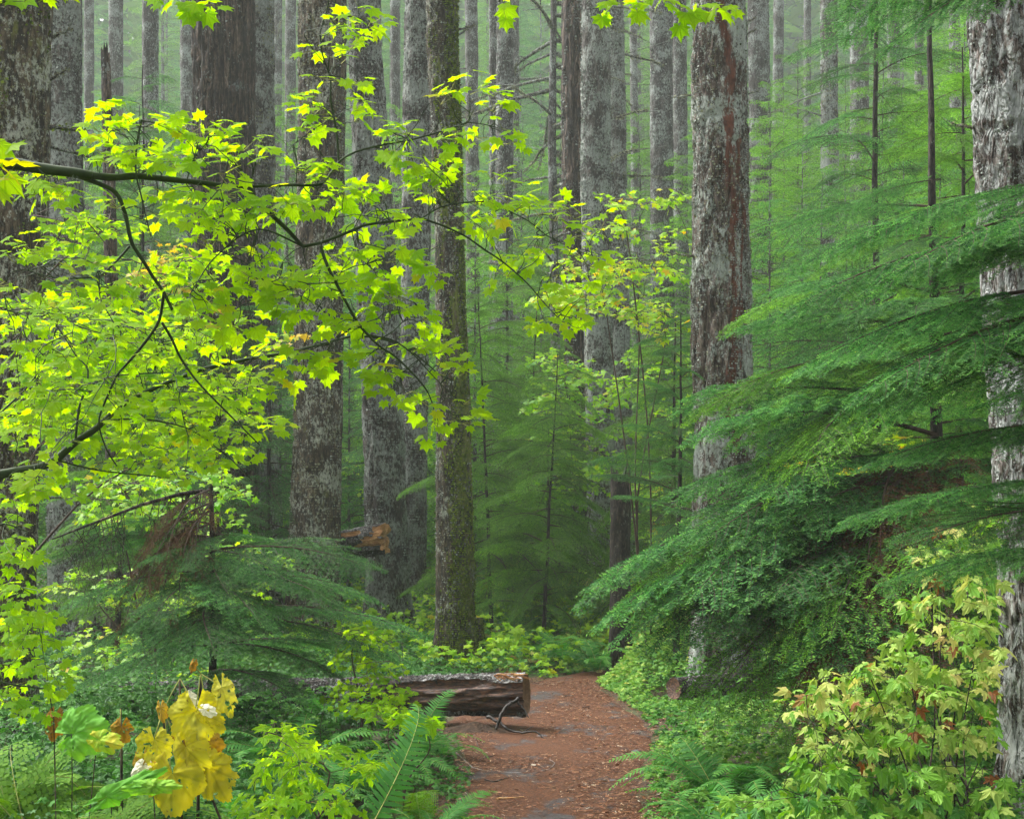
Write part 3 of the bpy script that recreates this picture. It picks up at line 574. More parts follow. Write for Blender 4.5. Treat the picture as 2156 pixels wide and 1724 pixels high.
# -- big drooping hemlock right of the path
bx, by = 3.0, 9.3; zg = float(gz(bx, by)); root = empty('hemlock_sapling', (bx, by, zg))
tag(root, 'big drooping hemlock right of the path, boughs sweeping down to the left', 'hemlock'); sapling_trunk(root, 6.0, .06, -.1, 2)
rr = np.random.default_rng(4)
for (x, y, d, zb_, k) in [(1490, 800, 8.6, 2.7, 0), (1440, 880, 8.9, 2.5, 1), (1560, 720, 8.8, 3.0, 2), (1620, 640, 9.0, 3.3, 3), (1540, 640, 9.6, 3.3, 0), (1470, 950, 8.2, 2.3, 2), (1400, 1090, 8.6, 2.1, 3),
                          (1330, 1180, 8.3, 2.0, 0), (1290, 1270, 8.2, 1.9, 1), (1310, 1340, 8.0, 1.75, 2), (1340, 1375, 8.2, 2.0, 3), (1300, 1340, 8.6, 2.1, 1), (1400, 1400, 8.0, 1.9, 2), (1440, 1330, 7.7, 2.0, 3), (1250, 1310, 8.9, 2.1, 2), (1650, 1430, 7.5, 1.6, 0), (1470, 1385, 8.0, 1.6, 0), (1390, 1395, 8.3, 1.6, 2), (1610, 1415, 7.8, 1.4, 3), (1660, 1330, 7.6, 1.55, 3),
                          (1600, 1100, 7.8, 2.1, 1), (1650, 1250, 7.4, 1.7, 0), (1480, 1180, 8.0, 2.0, 2), (1640, 930, 7.9, 2.5, 0), (1680, 1440, 7.4, 1.3, 2), (1760, 1380, 7.3, 1.35, 1),
                          (1700, 820, 8.2, 2.8, 2), (1780, 1500, 7.3, 1.2, 0), (1850, 900, 8.0, 2.7, 3), (1960, 1040, 8.2, 2.2, 2), (1720, 1150, 7.7, 1.9, 3), (1380, 1310, 9.3, 1.7, 3), (1560, 870, 10.2, 2.7, 0),
                          (1340, 1240, 9.1, 1.9, 2), (1590, 1330, 7.4, 1.55, 2), (1760, 700, 8.6, 3.2, 1), (1700, 560, 9.4, 3.7, 0), (1640, 500, 10, 3.9, 2), (1800, 450, 9.2, 4.1, 3), (1880, 560, 8.8, 3.7, 1), (1960, 480, 8.6, 3.9, 2), (1900, 700, 8.4, 3.2, 3), (1980, 800, 8.0, 2.9, 0)]:
    bough_to(root, 'mid' if k % 4 else 'midwarm', (bx, by, zb_), P(x, y, d), int(rr.integers(0, 9)), rr.uniform(-.3, .3))
for (x, y, d, zb_) in [(1700, 1200, 7.5, 1.9), (1780, 1090, 7.5, 2.2), (1660, 1260, 7.4, 1.7), (1740, 1160, 7.3, 2.0), (1820, 1200, 7.2, 1.8), (1600, 1330, 7.5, 1.6)]: bough_to(root, 'dead', (bx, by, zb_), P(x, y, d), 1, .2)
for k in range(26): put_bough(root, 'mid', k, (-.05, 0, rr.uniform(.5, 3.6)), rr.uniform(-2.6, .2), .1, rr.uniform(.7, 1.5))
# -- others of individual character
hemlock('tall slender hemlock with dark thin stem and airy boughs at the upper right', 4.38, 16, 10.6, .062, 2.35, 'far', 78, .28, .05, 11, power=.55, pitch=(-.25, .1))
hemlock('leafy hemlock between the red-streaked trunk and the pale flaky trunk', 3.75, 11.2, 5.6, .045, 1.75, 'midwarm', 62, .2, .05, 12, power=.5)
hemlock('hemlock with dark thin stem left of the red-streaked trunk', 2.18, 18.2, 4.6, .05, 1.7, 'farwarm', 70, .12, .03, 13, power=.55)
hemlock('small hemlock under the mid-distance maple, right of the mossy trunk', .55, 20.5, 3.3, .035, 1.5, 'farwarm', 56, .28, 0, 14, power=.5)
hemlock('hemlock filling the gap behind the mossy brown trunk', .16, 22.5, 5.4, .04, 1.7, 'farwarm', 70, .15, .25, 15, power=.5)
hemlock('tall hemlock in front of the hazy grey trunk', -.1, 27, 8.6, .06, 2.1, 'farwarm', 60, .2, 0, 16, power=.5)
hemlock('hemlock showing between the lichened trunk and the dark curving trunk', -2.35, 24, 7.5, .05, 1.7, 'far', 62, .08, 0, 17, power=.5)
hemlock('hemlock between the widest trunk and the brown lichened trunk', -3.55, 19.2, 5.2, .045, 1.7, 'far', 64, .1, 0, 18, power=.5)
hemlock('low hemlock left of the log tip, boughs spreading over the brown trunk', -3.75, 16.8, 2.7, .035, 1.3, 'far', 44, .15, 0, 19, power=.45)
hemlock('tall hemlock with airy boughs close behind the thin broken snag', -5.45, 19.6, 8.4, .055, 2.1, 'far', 84, .2, 0, 41, power=.5)
hemlock('pale-lit hemlock rising behind the thin broken snag', -7.2, 26, 9.6, .06, 2.5, 'farwarm', 84, .2, 0, 20, power=.55)
hemlock('hemlock behind the upper maple leaves beside the widest trunk', -5.4, 22, 6.0, .05, 2.0, 'far', 66, .1, 0, 21, power=.5)
hemlock('fresh green hemlock with tiered flat boughs in front of the dark broken stub', 1.72, 13.9, 3.9, .038, 1.0, 'mid', 36, .42, .03, 31, power=.35, pitch=(-.5, .25))
hemlock('bright layered hemlock left of the fresh tiered one, over the pale undergrowth', .42, 17.8, 4.0, .03, 1.3, 'midwarm', 56, .1, .22, 32, power=.4, pitch=(-.5, .25))
hemlock('bright hemlock close behind the mossy brown trunk, on its right side', -.3, 19.4, 5.2, .032, 1.5, 'midwarm', 66, .08, -.2, 33, power=.4, pitch=(-.5, .25))
hemlock('bright hemlock between the widest trunk and the maple, low at left', -4.6, 15.5, 3.4, .04, 1.4, 'midwarm', 44, .2, .03, 34, power=.4, pitch=(-.4, .2))
# dark-stemmed young hemlock at lower left with a snapped drooping leader
lx, ly = -2.24, 9.9; zg = float(gz(lx, ly)); root = empty('hemlock_sapling', (lx, ly, zg)); tag(root, 'dark-stemmed young hemlock at lower left, with a snapped arching dead top', 'hemlock')
b = MB(); hz = 1.98 - zg
b.tube([(0, 0, -.2), (-.01, 0, .3), (.02, 0, .7), (0, 0, 1.1), (.01, 0, 1.5), (0, 0, hz)], [.036, .032, .028, .024, .02, .016], 10, 0, 0)
link('trunk', b.mesh('trunk', M['bark_dark']), root)
b = MB(); arch = [P(440, 1042, 9.9), P(425, 1034, 9.85), P(380, 1040, 9.8), P(300, 1062, 9.6), (P(200, 1100, 9.4)), P(110, 1135, 9.2)]
arch = np.array(arch) - np.array([lx, ly, zg]); b.tube(arch, [.017, .017, .015, .012, .009, .005], 8, 0, 0)
rr = np.random.default_rng(8)
for k in range(46):
    u = rr.uniform(0, 4.9); i = int(u); p = arch[i] * (1 - u + i) + arch[i + 1] * (u - i); ln = rr.uniform(.25, .85) * (1 - .1 * u); m = 7; s = np.linspace(0, 1, m)
    q = p + np.stack([s * rr.uniform(-.25, .2) + .02 * rr.normal(size=m), s * rr.uniform(-.2, .2), -ln * s ** .8], 1); b.tube(q, .0035 * (1.1 - s), 3, 0, 0, cap=False)
    for j in range(5):
        a = q[rr.integers(1, m)]; b.tube([a, a + rr.normal(0, .05, 3) + [0, 0, -.06], a + rr.normal(0, .08, 3) + [0, 0, -.16]], .0016, 3, 0, 0, cap=False)
link('dead_branch', b.mesh('dead_branch', M['bark_brown']), root)
for (x, y, d, zb_, k) in [(150, 1480, 9.3, .8, 0), (620, 1500, 8.9, .6, 2), (760, 1235, 9.2, 1.5, 0), (700, 1300, 8.9, 1.3, 1), (650, 1190, 9.9, 1.62, 2), (880, 1360, 9.8, 1.05, 3), (780, 1400, 9.0, .95, 1), (560, 1350, 8.6, 1.2, 0),
                          (300, 1200, 9.2, 1.5, 2), (190, 1140, 9.9, 1.7, 3), (150, 1300, 9.3, 1.35, 0), (170, 1400, 9.2, 1.1, 1), (330, 1340, 8.7, 1.3, 3), (300, 1450, 8.7, 1.0, 0), (420, 1420, 8.5, 1.1, 2), (250, 1260, 9.8, 1.45, 1),
                          (700, 1450, 9.2, .8, 2), (120, 1200, 10.1, 1.6, 2), (470, 1290, 8.9, 1.45, 1), (860, 1420, 10.2, .8, 1), (800, 1290, 10.6, 1.3, 0), (600, 1260, 9.1, 1.5, 3), (380, 1220, 9.1, 1.6, 1)]:
    bough_to(root, 'mid', (lx, ly, zb_), P(x, y, d), int(rr.integers(0, 9)), rr.uniform(-.3, .3))
for (x, y, d, zb_) in [(250, 1220, 9.1, 1.85), (320, 1260, 9.0, 1.8), (370, 1230, 9.2, 1.85), (200, 1290, 9.2, 1.7), (300, 1160, 9.1, 1.95)]: bough_to(root, 'dead', (lx, ly, zb_), P(x, y, d), 0, .2)
# scattered understory hemlocks, the same few trees copied
def crown_tree_mesh(h, Lmax, nb, seed, lod='vfar', z0=.1, power=.6):
    rr = np.random.default_rng(seed); b = MB(); tmp = [bough_mb(1.8, 900 + seed + k, lod) for k in range(2)]
    data = [[(V, Fm, T) for V, Fm, T in zip(t.v, t.f, t.t)] for t in tmp]
    for k in range(nb):
        u = z0 + (1 - z0) * (k + rr.random()) / nb * .98; az = k * 2.39996 + rr.uniform(-.5, .5); L = (Lmax * (1 - u) ** power * rr.uniform(.65, 1.15) + .25) / 1.8
        R = np.array(Matrix.Rotation(az, 3, 'Z') @ Matrix.Rotation(rr.uniform(-.2, .15) + .25 * u, 3, 'X'))
        V = np.concatenate([v for v, _, _ in data[k % 2]]); T = np.concatenate([t for _, _, t in data[k % 2]])
        base = b.n; b.v.append(((V * L) @ R.T + [0, 0, u * h]).astype(np.float32)); b.t.append(T); b.u.append(np.zeros_like(V, dtype=np.float32)); b.n += len(V)
        o = base; nn = 0
        for v, (f, m), _ in data[k % 2]: b.f.append((f + base, m)); 
    return b
CROWN = [crown_tree_mesh(7, 2.0, 84, 1).mesh('crown', [M['needle'], M['twig']], False), crown_tree_mesh(10, 2.4, 110, 2).mesh('crown', [M['needle_warm'], M['twig']], False),
         crown_tree_mesh(5, 1.8, 70, 3).mesh('crown', [M['needle_warm'], M['twig']], False)]
TALL = [crown_tree_mesh(26, 3.0, 150, 5, z0=.12, power=.45).mesh('crown', [M['needle'], M['twig']], False), crown_tree_mesh(30, 3.4, 150, 6, z0=.25, power=.45).mesh('crown', [M['needle_warm'], M['twig']], False)]
TRK = {}
for h in (5, 7, 10, 26, 30):
    b = MB(); z = np.linspace(-.4, h, 14); b.tube(np.stack([.03 * np.sin(z), 0 * z, z], 1), (.008 + .0052 * h) * (1 - .92 * np.clip(z / h, 0, 1)) * (1 if h < 20 else 1.2), 8, 0, 0); TRK[h] = b.mesh('trunk', M['bark_far'])
def quick(cr, h, x, y, s, label, group, name='hemlock_tree'):
    root = empty(name, (x, y, float(gz(x, y))), rr.uniform(0, 6.28)); root.scale = (s, s, s); tag(root, label, 'hemlock', group)
    link('trunk', TRK[h], root); link('crown', cr, root)
def px(x, d): return (x - W / 2) / F * d
for k, (x, d, v, s) in enumerate([(200, 24, 0, .9), (300, 30, 1, .9), (370, 25, 2, 1.1), (590, 27, 0, 1.0), (610, 36, 1, 1.0), (830, 28, 1, .85), (740, 33, 0, 1.1), (1010, 30, 0, .95), (1165, 29, 0, .7), (1370, 30, 0, .85), (1460, 26, 0, .8),
                             (1620, 20, 0, .95), (1690, 24, 1, .85), (1780, 22, 0, 1.05), (1900, 20, 1, .8), (1960, 25, 1, .95), (2020, 16, 0, .8), (1650, 31, 1, 1.1), (60, 26, 0, 1), (1420, 38, 0, 1), (1240, 40, 2, 1.1), (2100, 19, 1, 1), (-60, 20, 1, 1), (2240, 16, 0, 1), (1850, 33, 1, 1.25), (1560, 22, 2, .9), (1550, 34, 1, .9), (590, 23, 0, .8), (605, 32, 1, 1.2), (735, 26, 0, .9), (745, 40, 1, 1.3), (1000, 24, 1, .8), (1140, 33, 1, 1.0), (1100, 40, 1, 1.3), (1345, 35, 1, 1.2), (1470, 33, 1, 1.1), (1620, 26, 1, 1.0), (1680, 36, 1, 1.4), (1730, 21, 0, 1.0), (1860, 27, 1, 1.1), (1940, 34, 1, 1.3), (2030, 24, 1, 1.1), (1980, 18, 0, 1.0), (240, 36, 1, 1.3), (360, 40, 1, 1.3), (180, 30, 1, 1.0), (840, 38, 1, 1.3), (400, 30, 0, 1.1), (60, 34, 1, 1.3), (1180, 45, 1, 1.4), (1000, 44, 1, 1.3), (1600, 44, 1, 1.5), (1780, 42, 1, 1.5), (1900, 44, 1, 1.5), (340, 50, 1, 1.5), (600, 52, 1, 1.5)]):
    quick(CROWN[v], [7, 10, 5][v], px(x, d), d, s, 'young green hemlock growing among the trunks in thin mist', 'understory hemlocks')
rr = np.random.default_rng(5)
for k in range(90):
    d = 54 + 82 * (k / 90) ** .9; x = px(rr.uniform(-100, 2260), d); v = int(rr.integers(0, 2))
    quick(TALL[v], [26, 30][v], x, d, rr.uniform(.75, 1.1), 'tall pale hemlock fading into mist on the far slope', 'far misty hemlocks', 'far_hemlock')
# far wood on the slope, one mass
b = MB(); n = 42000; x = rr.uniform(-95, 95, n); y = rr.uniform(115, 182, n); z = gz(x, y) + rr.random(n) * 30
fw = np.stack([rr.normal(0, 1, n), rr.normal(0, 1, n), rr.normal(-.4, .4, n)], 1); X, Y, Z = frames(fw, rr.normal(0, .5, (n, 3)) + [0, 0, 1]); b.inst(NDL, np.stack([x, y, z], 1), X, Y, Z, np.stack([rr.uniform(.8, 1.8, n), rr.uniform(1.8, 4.2, n), np.ones(n)], 1), rr.random(n))
tag(link('far_forest', b.mesh('far_forest', M['needle_warm'])), kind='stuff')
# ---------------------------------------------------------------- leaf templates (petiole at origin, tip along +Y)
def star_leaf(angs, lens, sinus, sh=.76, shw=10, curl=.16, seed=0, teeth=True):
    r = np.random.default_rng(seed); o = []
    n = len(angs)
    for k, (a, l) in enumerate(zip(angs, lens)):
        if k == 0: o.append((a - 26, .30))
        if teeth: o += [(a - shw, l * sh * r.uniform(.95, 1.05)), (a - shw * .42, l * (sh + 1) / 2 * .97)]
        o.append((a + r.uniform(-2, 2), l))
        if teeth: o += [(a + shw * .42, l * (sh + 1) / 2 * .97), (a + shw, l * sh * r.uniform(.95, 1.05))]
        o.append(((a + angs[k + 1]) / 2, sinus * (l + lens[k + 1]) / 2) if k < n - 1 else (a + 26, .30))
    V = [(0, 0, 0)]
    lobes = np.radians(angs)
    for a, l in o:
        ar = radians(a); x, y = math.sin(ar) * l, math.cos(ar) * l; d = min(abs(ar - q) for q in lobes)
        V.append((x, y, -curl * l * l - .16 * min(d, .35) * l + r.normal(0, .02)))
    m = len(V) - 1; return np.array(V), np.array([[0, k + 1, k] for k in range(1, m)])
MAPLE = [star_leaf([-128, -84, -42, 0, 42, 84, 128], [.52, .80, .95, 1.05, .95, .80, .52], .66, seed=s, curl=.12 + .07 * s) for s in range(4)]
MAPLE_LO = [star_leaf([-110, -55, 0, 55, 110], [.6, .9, 1.05, .9, .6], .60, teeth=False, curl=.15, seed=9)]
BRAM = [star_leaf([-62, 0, 62], [.62, 1.05, .62], .62, sh=.62, shw=20, curl=.2, seed=s) for s in range(3)] + [star_leaf([-95, -45, 0, 45, 95], [.5, .75, 1.0, .75, .5], .72, sh=.8, shw=12, curl=.22, seed=5)]
def toothed(lobes, seed, teeth=9, curl=.22):
    r = np.random.default_rng(seed); n = 46; A = np.radians(np.linspace(-150, 150, n)); rad = np.full(n, .42)
    for a, l, w in lobes: rad = np.maximum(rad, l * np.exp(-(np.abs(np.degrees(A) - a) / w) ** 1.25))
    rad *= 1 + .07 * ((np.arange(n) % 3) - 1) + r.normal(0, .015, n); rad *= np.clip((150 - np.abs(np.degrees(A))) / 22 + .35, 0, 1)
    X, Y = np.sin(A) * rad, np.cos(A) * rad; Z = -curl * rad ** 2 - .22 * np.abs(X) * rad + r.normal(0, .02, n)
    k = np.arange(1, n); return np.vstack([[0, .06, 0], np.stack([X, Y, Z], 1)]), np.stack([0 * k, k + 1, k], 1)
BRAM = [toothed([(0, 1.08, 34), (-68, .74, 30), (68, .74, 30)], 1), toothed([(0, 1.05, 30), (-58, .8, 26), (58, .8, 26), (-115, .5, 25), (115, .5, 25)], 2, curl=.3), toothed([(0, 1.1, 42), (-75, .62, 34), (75, .66, 30)], 3, curl=.12), toothed([(0, 1.0, 34), (-62, .78, 30), (62, .7, 30)], 4, curl=.4)]
OVAL = [(np.array([[0, 0, 0], [.32, .3, .06], [.36, .65, .04], [0, 1, -.08], [-.36, .65, .04], [-.32, .3, .06]]), np.array([[0, 1, 2, 3], [0, 3, 4, 5]]))]
def unit(v): return v / (np.linalg.norm(v) + 1e-9)
def leaf_inst(b, tpls, pos, fwd, up, size, tint, r, mat=0):
    pos = np.asarray(pos); k = len(pos)
    if k == 0: return
    X, Y, Z = frames(np.asarray(fwd), np.asarray(up)); w = r.integers(0, len(tpls), k); size = np.broadcast_to(size, (k,)); tint = np.broadcast_to(tint, (k,))
    sx = size * r.uniform(.85, 1.1, k)
    for j, t in enumerate(tpls):
        q = w == j
        b.inst(t, pos[q], X[q], Y[q], Z[q], np.stack([sx[q], size[q], size[q]], 1), tint[q], mat)
class Shrub:
    """woody broadleaf: drawn limbs plus twigs that grow from them to leaf clusters"""
    def __init__(s, seed): s.r = np.random.default_rng(seed); s.w = MB(); s.l = MB(); s.nodes = []; s.LP, s.LF, s.LU, s.LS, s.LT = [], [], [], [], []
    def limb(s, pts, r0, r1, sides=7, w=True):
        pts = np.array(pts, float); n = len(pts); t = np.linspace(0, 1, max(6, n * 3)); tt = np.linspace(0, 1, n)
        q = np.stack([np.interp(t, tt, pts[:, k]) for k in range(3)], 1)
        k3 = np.array([.25, .5, .25]); qq = q.copy()
        for k in range(3): qq[1:-1, k] = np.convolve(q[:, k], k3, 'valid')
        kn = 1 + .12 * s.r.random(len(t)); s.w.tube(qq, (r0 + (r1 - r0) * t) * kn, sides, 0, .4); s.nodes.append(qq)
    def leaf(s, p, dirh, size, tint, face=(.0, -.5, -.38), pet=.035, jit=.28):
        r = s.r; d = unit(np.array(dirh) + r.normal(0, .2, 3)); q = p + d * pet * r.uniform(.6, 1.3) + [0, 0, .25 * pet]
        s.w.add([p - [0, 0, .0012], p + [0, 0, .0012], q + [.0008, 0, 0], q - [.0008, 0, 0]], [[0, 1, 2, 3]], 1, .5)
        f = unit(d * .75 + np.array(face) + r.normal(0, jit, 3)); u = np.array([0, -.35, 1.0]) + r.normal(0, jit, 3)
        s.LP.append(q); s.LF.append(f); s.LU.append(u); s.LS.append(size * r.uniform(.62, 1.15)); s.LT.append(np.clip(tint + r.normal(0, .17), 0, 1))
    def cluster(s, c, size, tint, tr=.0013, maxlen=.6, pairs=3, step=.05, **kw):
        r = s.r; c = np.array(c); A = np.vstack(s.nodes); j = np.argmin(np.linalg.norm(A - c, axis=1) + r.random(len(A)) * .08); a = A[j]
        d = c - a; L = np.linalg.norm(d)
        if L > maxlen: a = c - d / L * maxlen; d = c - a; L = maxlen
        m = 6; t = np.linspace(0, 1, m)[:, None]; bend = np.array([r.normal(0, .12), r.normal(0, .12), r.uniform(-.02, .18)]) * L
        q = a + d * t + bend * np.sin(t * pi) + r.normal(0, .0025, (m, 3)); q[0] = a
        s.w.tube(q, tr * np.linspace(1.3, .55, m), 4, 0, .4, cap=False)
        if L > .12: s.nodes.append(q[2:4])
        dh = unit(d); lat = unit(np.cross(dh, [0, 0, 1.0]) + 1e-6)
        for k in range(pairs):
            p = c - dh * k * step * r.uniform(.8, 1.3) if k * step < L else c
            for sg in (-1, 1):
                if r.random() < .9: s.leaf(p, lat * sg + dh * .5, size, tint, **kw)
        s.leaf(c, dh, size, tint, **kw)
    def build(s, name, label, cat, loc, tpls, leafmat, stem='greenstem', group=None, pet='petiole'):
        root = empty(name, loc); tag(root, label, cat, group); loc = np.array(loc)
        leaf_inst(s.l, tpls, np.array(s.LP), np.array(s.LF), np.array(s.LU), np.array(s.LS), np.array(s.LT), s.r)
        for mb, nm, mt in ((s.w, 'branch', [M[stem], M[pet]]), (s.l, 'leaves', M[leafmat])):
            mb.v = [v - loc.astype(np.float32) for v in mb.v]; link(nm, mb.mesh(nm, mt, nm == 'branch'), root)
        return root
def ell(r, cx, cy, rx, ry, n):
    a = r.random(n) * 2 * pi; q = np.sqrt(r.random(n)); return cx + rx * q * np.cos(a), cy + ry * q * np.sin(a)

# ---------------------------------------------------------------- vine maple reaching in from the left: upper limb
def pl(pts, d0, d1):
    n = len(pts); return [P(x, y, d0 + (d1 - d0) * k / max(1, n - 1)) for k, (x, y) in enumerate(pts)]
S = Shrub(1)
S.limb([(-3.2, 3.2, float(gz(-3.2, 3.2)) - .1), (-3.0, 3.2, .9), (-2.5, 3.3, 1.9), (-1.9, 3.4, 2.45)] + pl([(-40, 338), (38, 346), (87, 356), (152, 363), (194, 370)], 3.45, 3.5), .024, .0105, 9)
S.limb(pl([(194, 370), (239, 375), (287, 370), (346, 377), (415, 384), (467, 391), (526, 393)], 3.5, 3.62), .0098, .0058, 9)
S.limb(pl([(526, 393), (606, 389), (657, 391), (675, 389), (689, 377), (713, 339), (750, 318), (812, 304), (864, 296), (944, 273), (985, 258), (992, 239)], 3.62, 3.9), .0042, .0016)
S.limb(pl([(985, 258), (1020, 262), (1050, 270)], 3.9, 3.92), .0016, .001)
S.limb(pl([(713, 339), (709, 277), (702, 242), (695, 208), (697, 166), (689, 145), (678, 114), (672, 70), (690, 20), (700, -60)], 3.7, 3.6), .003, .0016)
S.limb(pl([(526, 393), (536, 419), (561, 443), (606, 484), (637, 519)], 3.62, 3.66), .0068, .0050)
S.limb(pl([(637, 519), (675, 512), (746, 484), (771, 472), (888, 460)], 3.66, 3.78), .0048, .0032)
S.limb(pl([(888, 460), (930, 433), (1010, 422), (1054, 436), (1117, 467), (1151, 498), (1217, 529), (1260, 545)], 3.78, 4.1), .0022, .0012)
S.limb(pl([(888, 460), (930, 474), (978, 495), (1020, 526), (1058, 550), (1110, 595), (1155, 649), (1183, 677)], 3.78, 3.9), .003, .0015)
S.limb(pl([(675, 519), (689, 561), (723, 625), (750, 677), (774, 705), (798, 729), (833, 750), (881, 798), (902, 826), (913, 857)], 3.66, 3.7), .0045, .0018)
S.limb(pl([(774, 705), (830, 715), (870, 745), (910, 790), (950, 830)], 3.7, 3.75), .0022, .0012)
S.limb(pl([(166, 372), (194, 381), (242, 401), (256, 426), (266, 460), (273, 498), (280, 519), (305, 554), (322, 584), (343, 611), (363, 653)], 3.5, 3.6), .0062, .004)
S.limb(pl([(345, 618), (337, 677), (305, 722), (273, 760), (246, 788), (225, 836), (208, 878), (209, 905), (225, 950), (246, 981)], 3.6, 3.9), .0042, .0018)
S.limb(pl([(341, 679), (363, 715), (377, 750), (408, 795), (436, 826), (474, 864), (512, 902), (547, 937)], 3.6, 3.75), .0038, .0018)
S.limb(pl([(273, 519), (242, 554), (208, 585), (173, 585), (121, 588), (60, 570)], 3.55, 3.5), .0032, .0015)
S.limb(pl([(208, 585), (210, 630), (240, 680)], 3.52, 3.5), .002, .0012)
S.limb(pl([(298, 253), (287, 304), (285, 367), (298, 415), (308, 460), (318, 498)], 3.46, 3.5), .0028, .0014)
S.limb(pl([(394, 377), (410, 330), (419, 287)], 3.56, 3.5), .0016, .001)
S.limb(pl([(526, 388), (538, 346), (545, 320)], 3.6, 3.6), .0016, .001)
S.limb(pl([(623, 388), (626, 346), (619, 304)], 3.65, 3.6), .0014, .001)
S.limb(pl([(637, 519), (554, 478), (505, 495), (443, 550), (419, 588), (400, 620)], 3.66, 3.5), .0026, .0012)
S.limb(pl([(485, 765), (493, 650), (470, 600)], 3.8, 3.7), .0018, .001)
UP = [  # cx, cy, rx, ry, clusters, tint, depth
    (250, 265, 55, 22, 4, .5, 3.5), (230, 320, 60, 30, 6, .5, 3.5), (330, 275, 40, 25, 3, .5, 3.5), (330, 350, 60, 40, 6, .5, 3.5), (420, 290, 60, 25, 5, .55, 3.5), (470, 340, 60, 35, 7, .55, 3.6), (370, 430, 60, 40, 6, .5, 3.6),
    (560, 330, 35, 20, 2, .5, 3.6), (90, 380, 40, 20, 3, .5, 3.5), (110, 405, 50, 15, 3, .5, 3.5), (230, 430, 40, 30, 2, .5, 3.5), (470, 430, 60, 35, 8, .55, 3.6), (540, 460, 50, 30, 6, .55, 3.6), (440, 500, 50, 25, 3, .5, 3.6), (520, 540, 60, 30, 5, .5, 3.6),
    (650, 370, 40, 25, 5, .55, 3.65), (600, 430, 50, 30, 5, .55, 3.65), (690, 420, 45, 25, 4, .5, 3.7), (660, 230, 35, 20, 3, .5, 3.65), (650, 275, 25, 20, 2, .45, 3.6), (730, 235, 25, 30, 2, .45, 3.6), (670, 100, 20, 12, 1, .6, 3.6), (705, 55, 30, 30, 3, .5, 3.6), (770, 40, 28, 20, 2, .5, 3.6), (705, 130, 25, 10, 1, .5, 3.6), (755, 180, 22, 10, 1, .5, 3.6), (690, 165, 22, 12, 1, .5, 3.6), (745, 112, 15, 8, 1, .5, 3.6),
    (830, 290, 35, 18, 3, .5, 3.75), (880, 345, 40, 18, 3, .5, 3.8), (840, 330, 40, 15, 2, .5, 3.8), (950, 215, 30, 20, 2, .55, 3.85), (995, 190, 22, 12, 1, .5, 3.9), (970, 285, 50, 20, 4, .55, 3.85), (1030, 235, 30, 18, 2, .5, 3.9), (1065, 285, 25, 20, 2, .5, 3.9), (920, 385, 30, 18, 2, .5, 3.8), (950, 375, 50, 20, 3, .5, 3.85), (1040, 385, 30, 14, 1, .5, 3.9),
    (770, 410, 55, 20, 4, .5, 3.75), (800, 470, 70, 25, 5, .5, 3.75), (740, 540, 60, 25, 6, .5, 3.7), (830, 540, 50, 20, 4, .5, 3.75), (900, 420, 30, 15, 2, .5, 3.8), (900, 570, 40, 15, 2, .5, 3.8), (1030, 440, 40, 18, 3, .5, 3.9), (1010, 490, 40, 18, 3, .5, 3.9), (1080, 430, 30, 15, 2, .5, 3.9), (1130, 440, 50, 20, 4, .5, 4.0), (1110, 530, 50, 22, 4, .5, 4.0), (1190, 480, 50, 20, 3, .5, 4.0), (1240, 485, 30, 12, 1, .5, 4.1), (1250, 540, 30, 14, 2, .5, 4.1), (1170, 580, 45, 18, 2, .5, 4.0), (1200, 630, 60, 25, 4, .55, 3.95), (1130, 680, 40, 18, 3, .5, 3.9), (1210, 680, 35, 14, 2, .5, 3.9), (1070, 590, 30, 10, 1, .45, 3.9),
    (640, 590, 60, 25, 7, .5, 3.7), (600, 650, 60, 30, 7, .5, 3.7), (700, 600, 50, 30, 5, .5, 3.7), (720, 680, 50, 25, 6, .5, 3.7), (800, 650, 50, 25, 5, .5, 3.7), (850, 630, 50, 15, 4, .5, 3.75), (880, 685, 40, 15, 3, .5, 3.75), (790, 590, 40, 20, 3, .5, 3.7), (830, 790, 50, 20, 5, .5, 3.7), (900, 740, 45, 20, 5, .5, 3.75), (960, 785, 30, 12, 2, .5, 3.75), (850, 840, 40, 18, 3, .5, 3.7), (980, 850, 25, 10, 1, .5, 3.8), (920, 895, 40, 15, 2, .5, 3.75), (980, 885, 28, 12, 1, .5, 3.75), (700, 740, 60, 20, 4, .5, 3.7), (640, 790, 50, 20, 3, .5, 3.7), (780, 760, 40, 20, 3, .5, 3.7),
    (60, 545, 35, 20, 3, .4, 3.5), (30, 600, 25, 15, 2, .45, 3.45), (150, 590, 40, 15, 3, .45, 3.5), (210, 550, 30, 20, 2, .4, 3.5), (340, 590, 60, 30, 4, .45, 3.6), (240, 610, 50, 25, 4, .4, 3.5), (420, 630, 60, 30, 6, .5, 3.6), (480, 600, 50, 25, 4, .5, 3.6), (550, 600, 50, 25, 4, .5, 3.6), (500, 690, 40, 15, 4, .5, 3.7)]
for (cx, cy_, rx, ry, n, ti, d) in UP:
    for x, y in zip(*ell(S.r, cx, cy_, rx, ry, int(n * 1.9 + .8))): S.cluster(P(x, y, d + S.r.normal(0, .10)), .0345, ti + .08, maxlen=.42, pairs=1, step=.07, pet=.045)
S.build('vine_maple', 'nearest vine maple, bright lime leaves on the long dark limb crossing at the upper left', 'maple', (-3.2, 3.2, 0), MAPLE, 'maple')
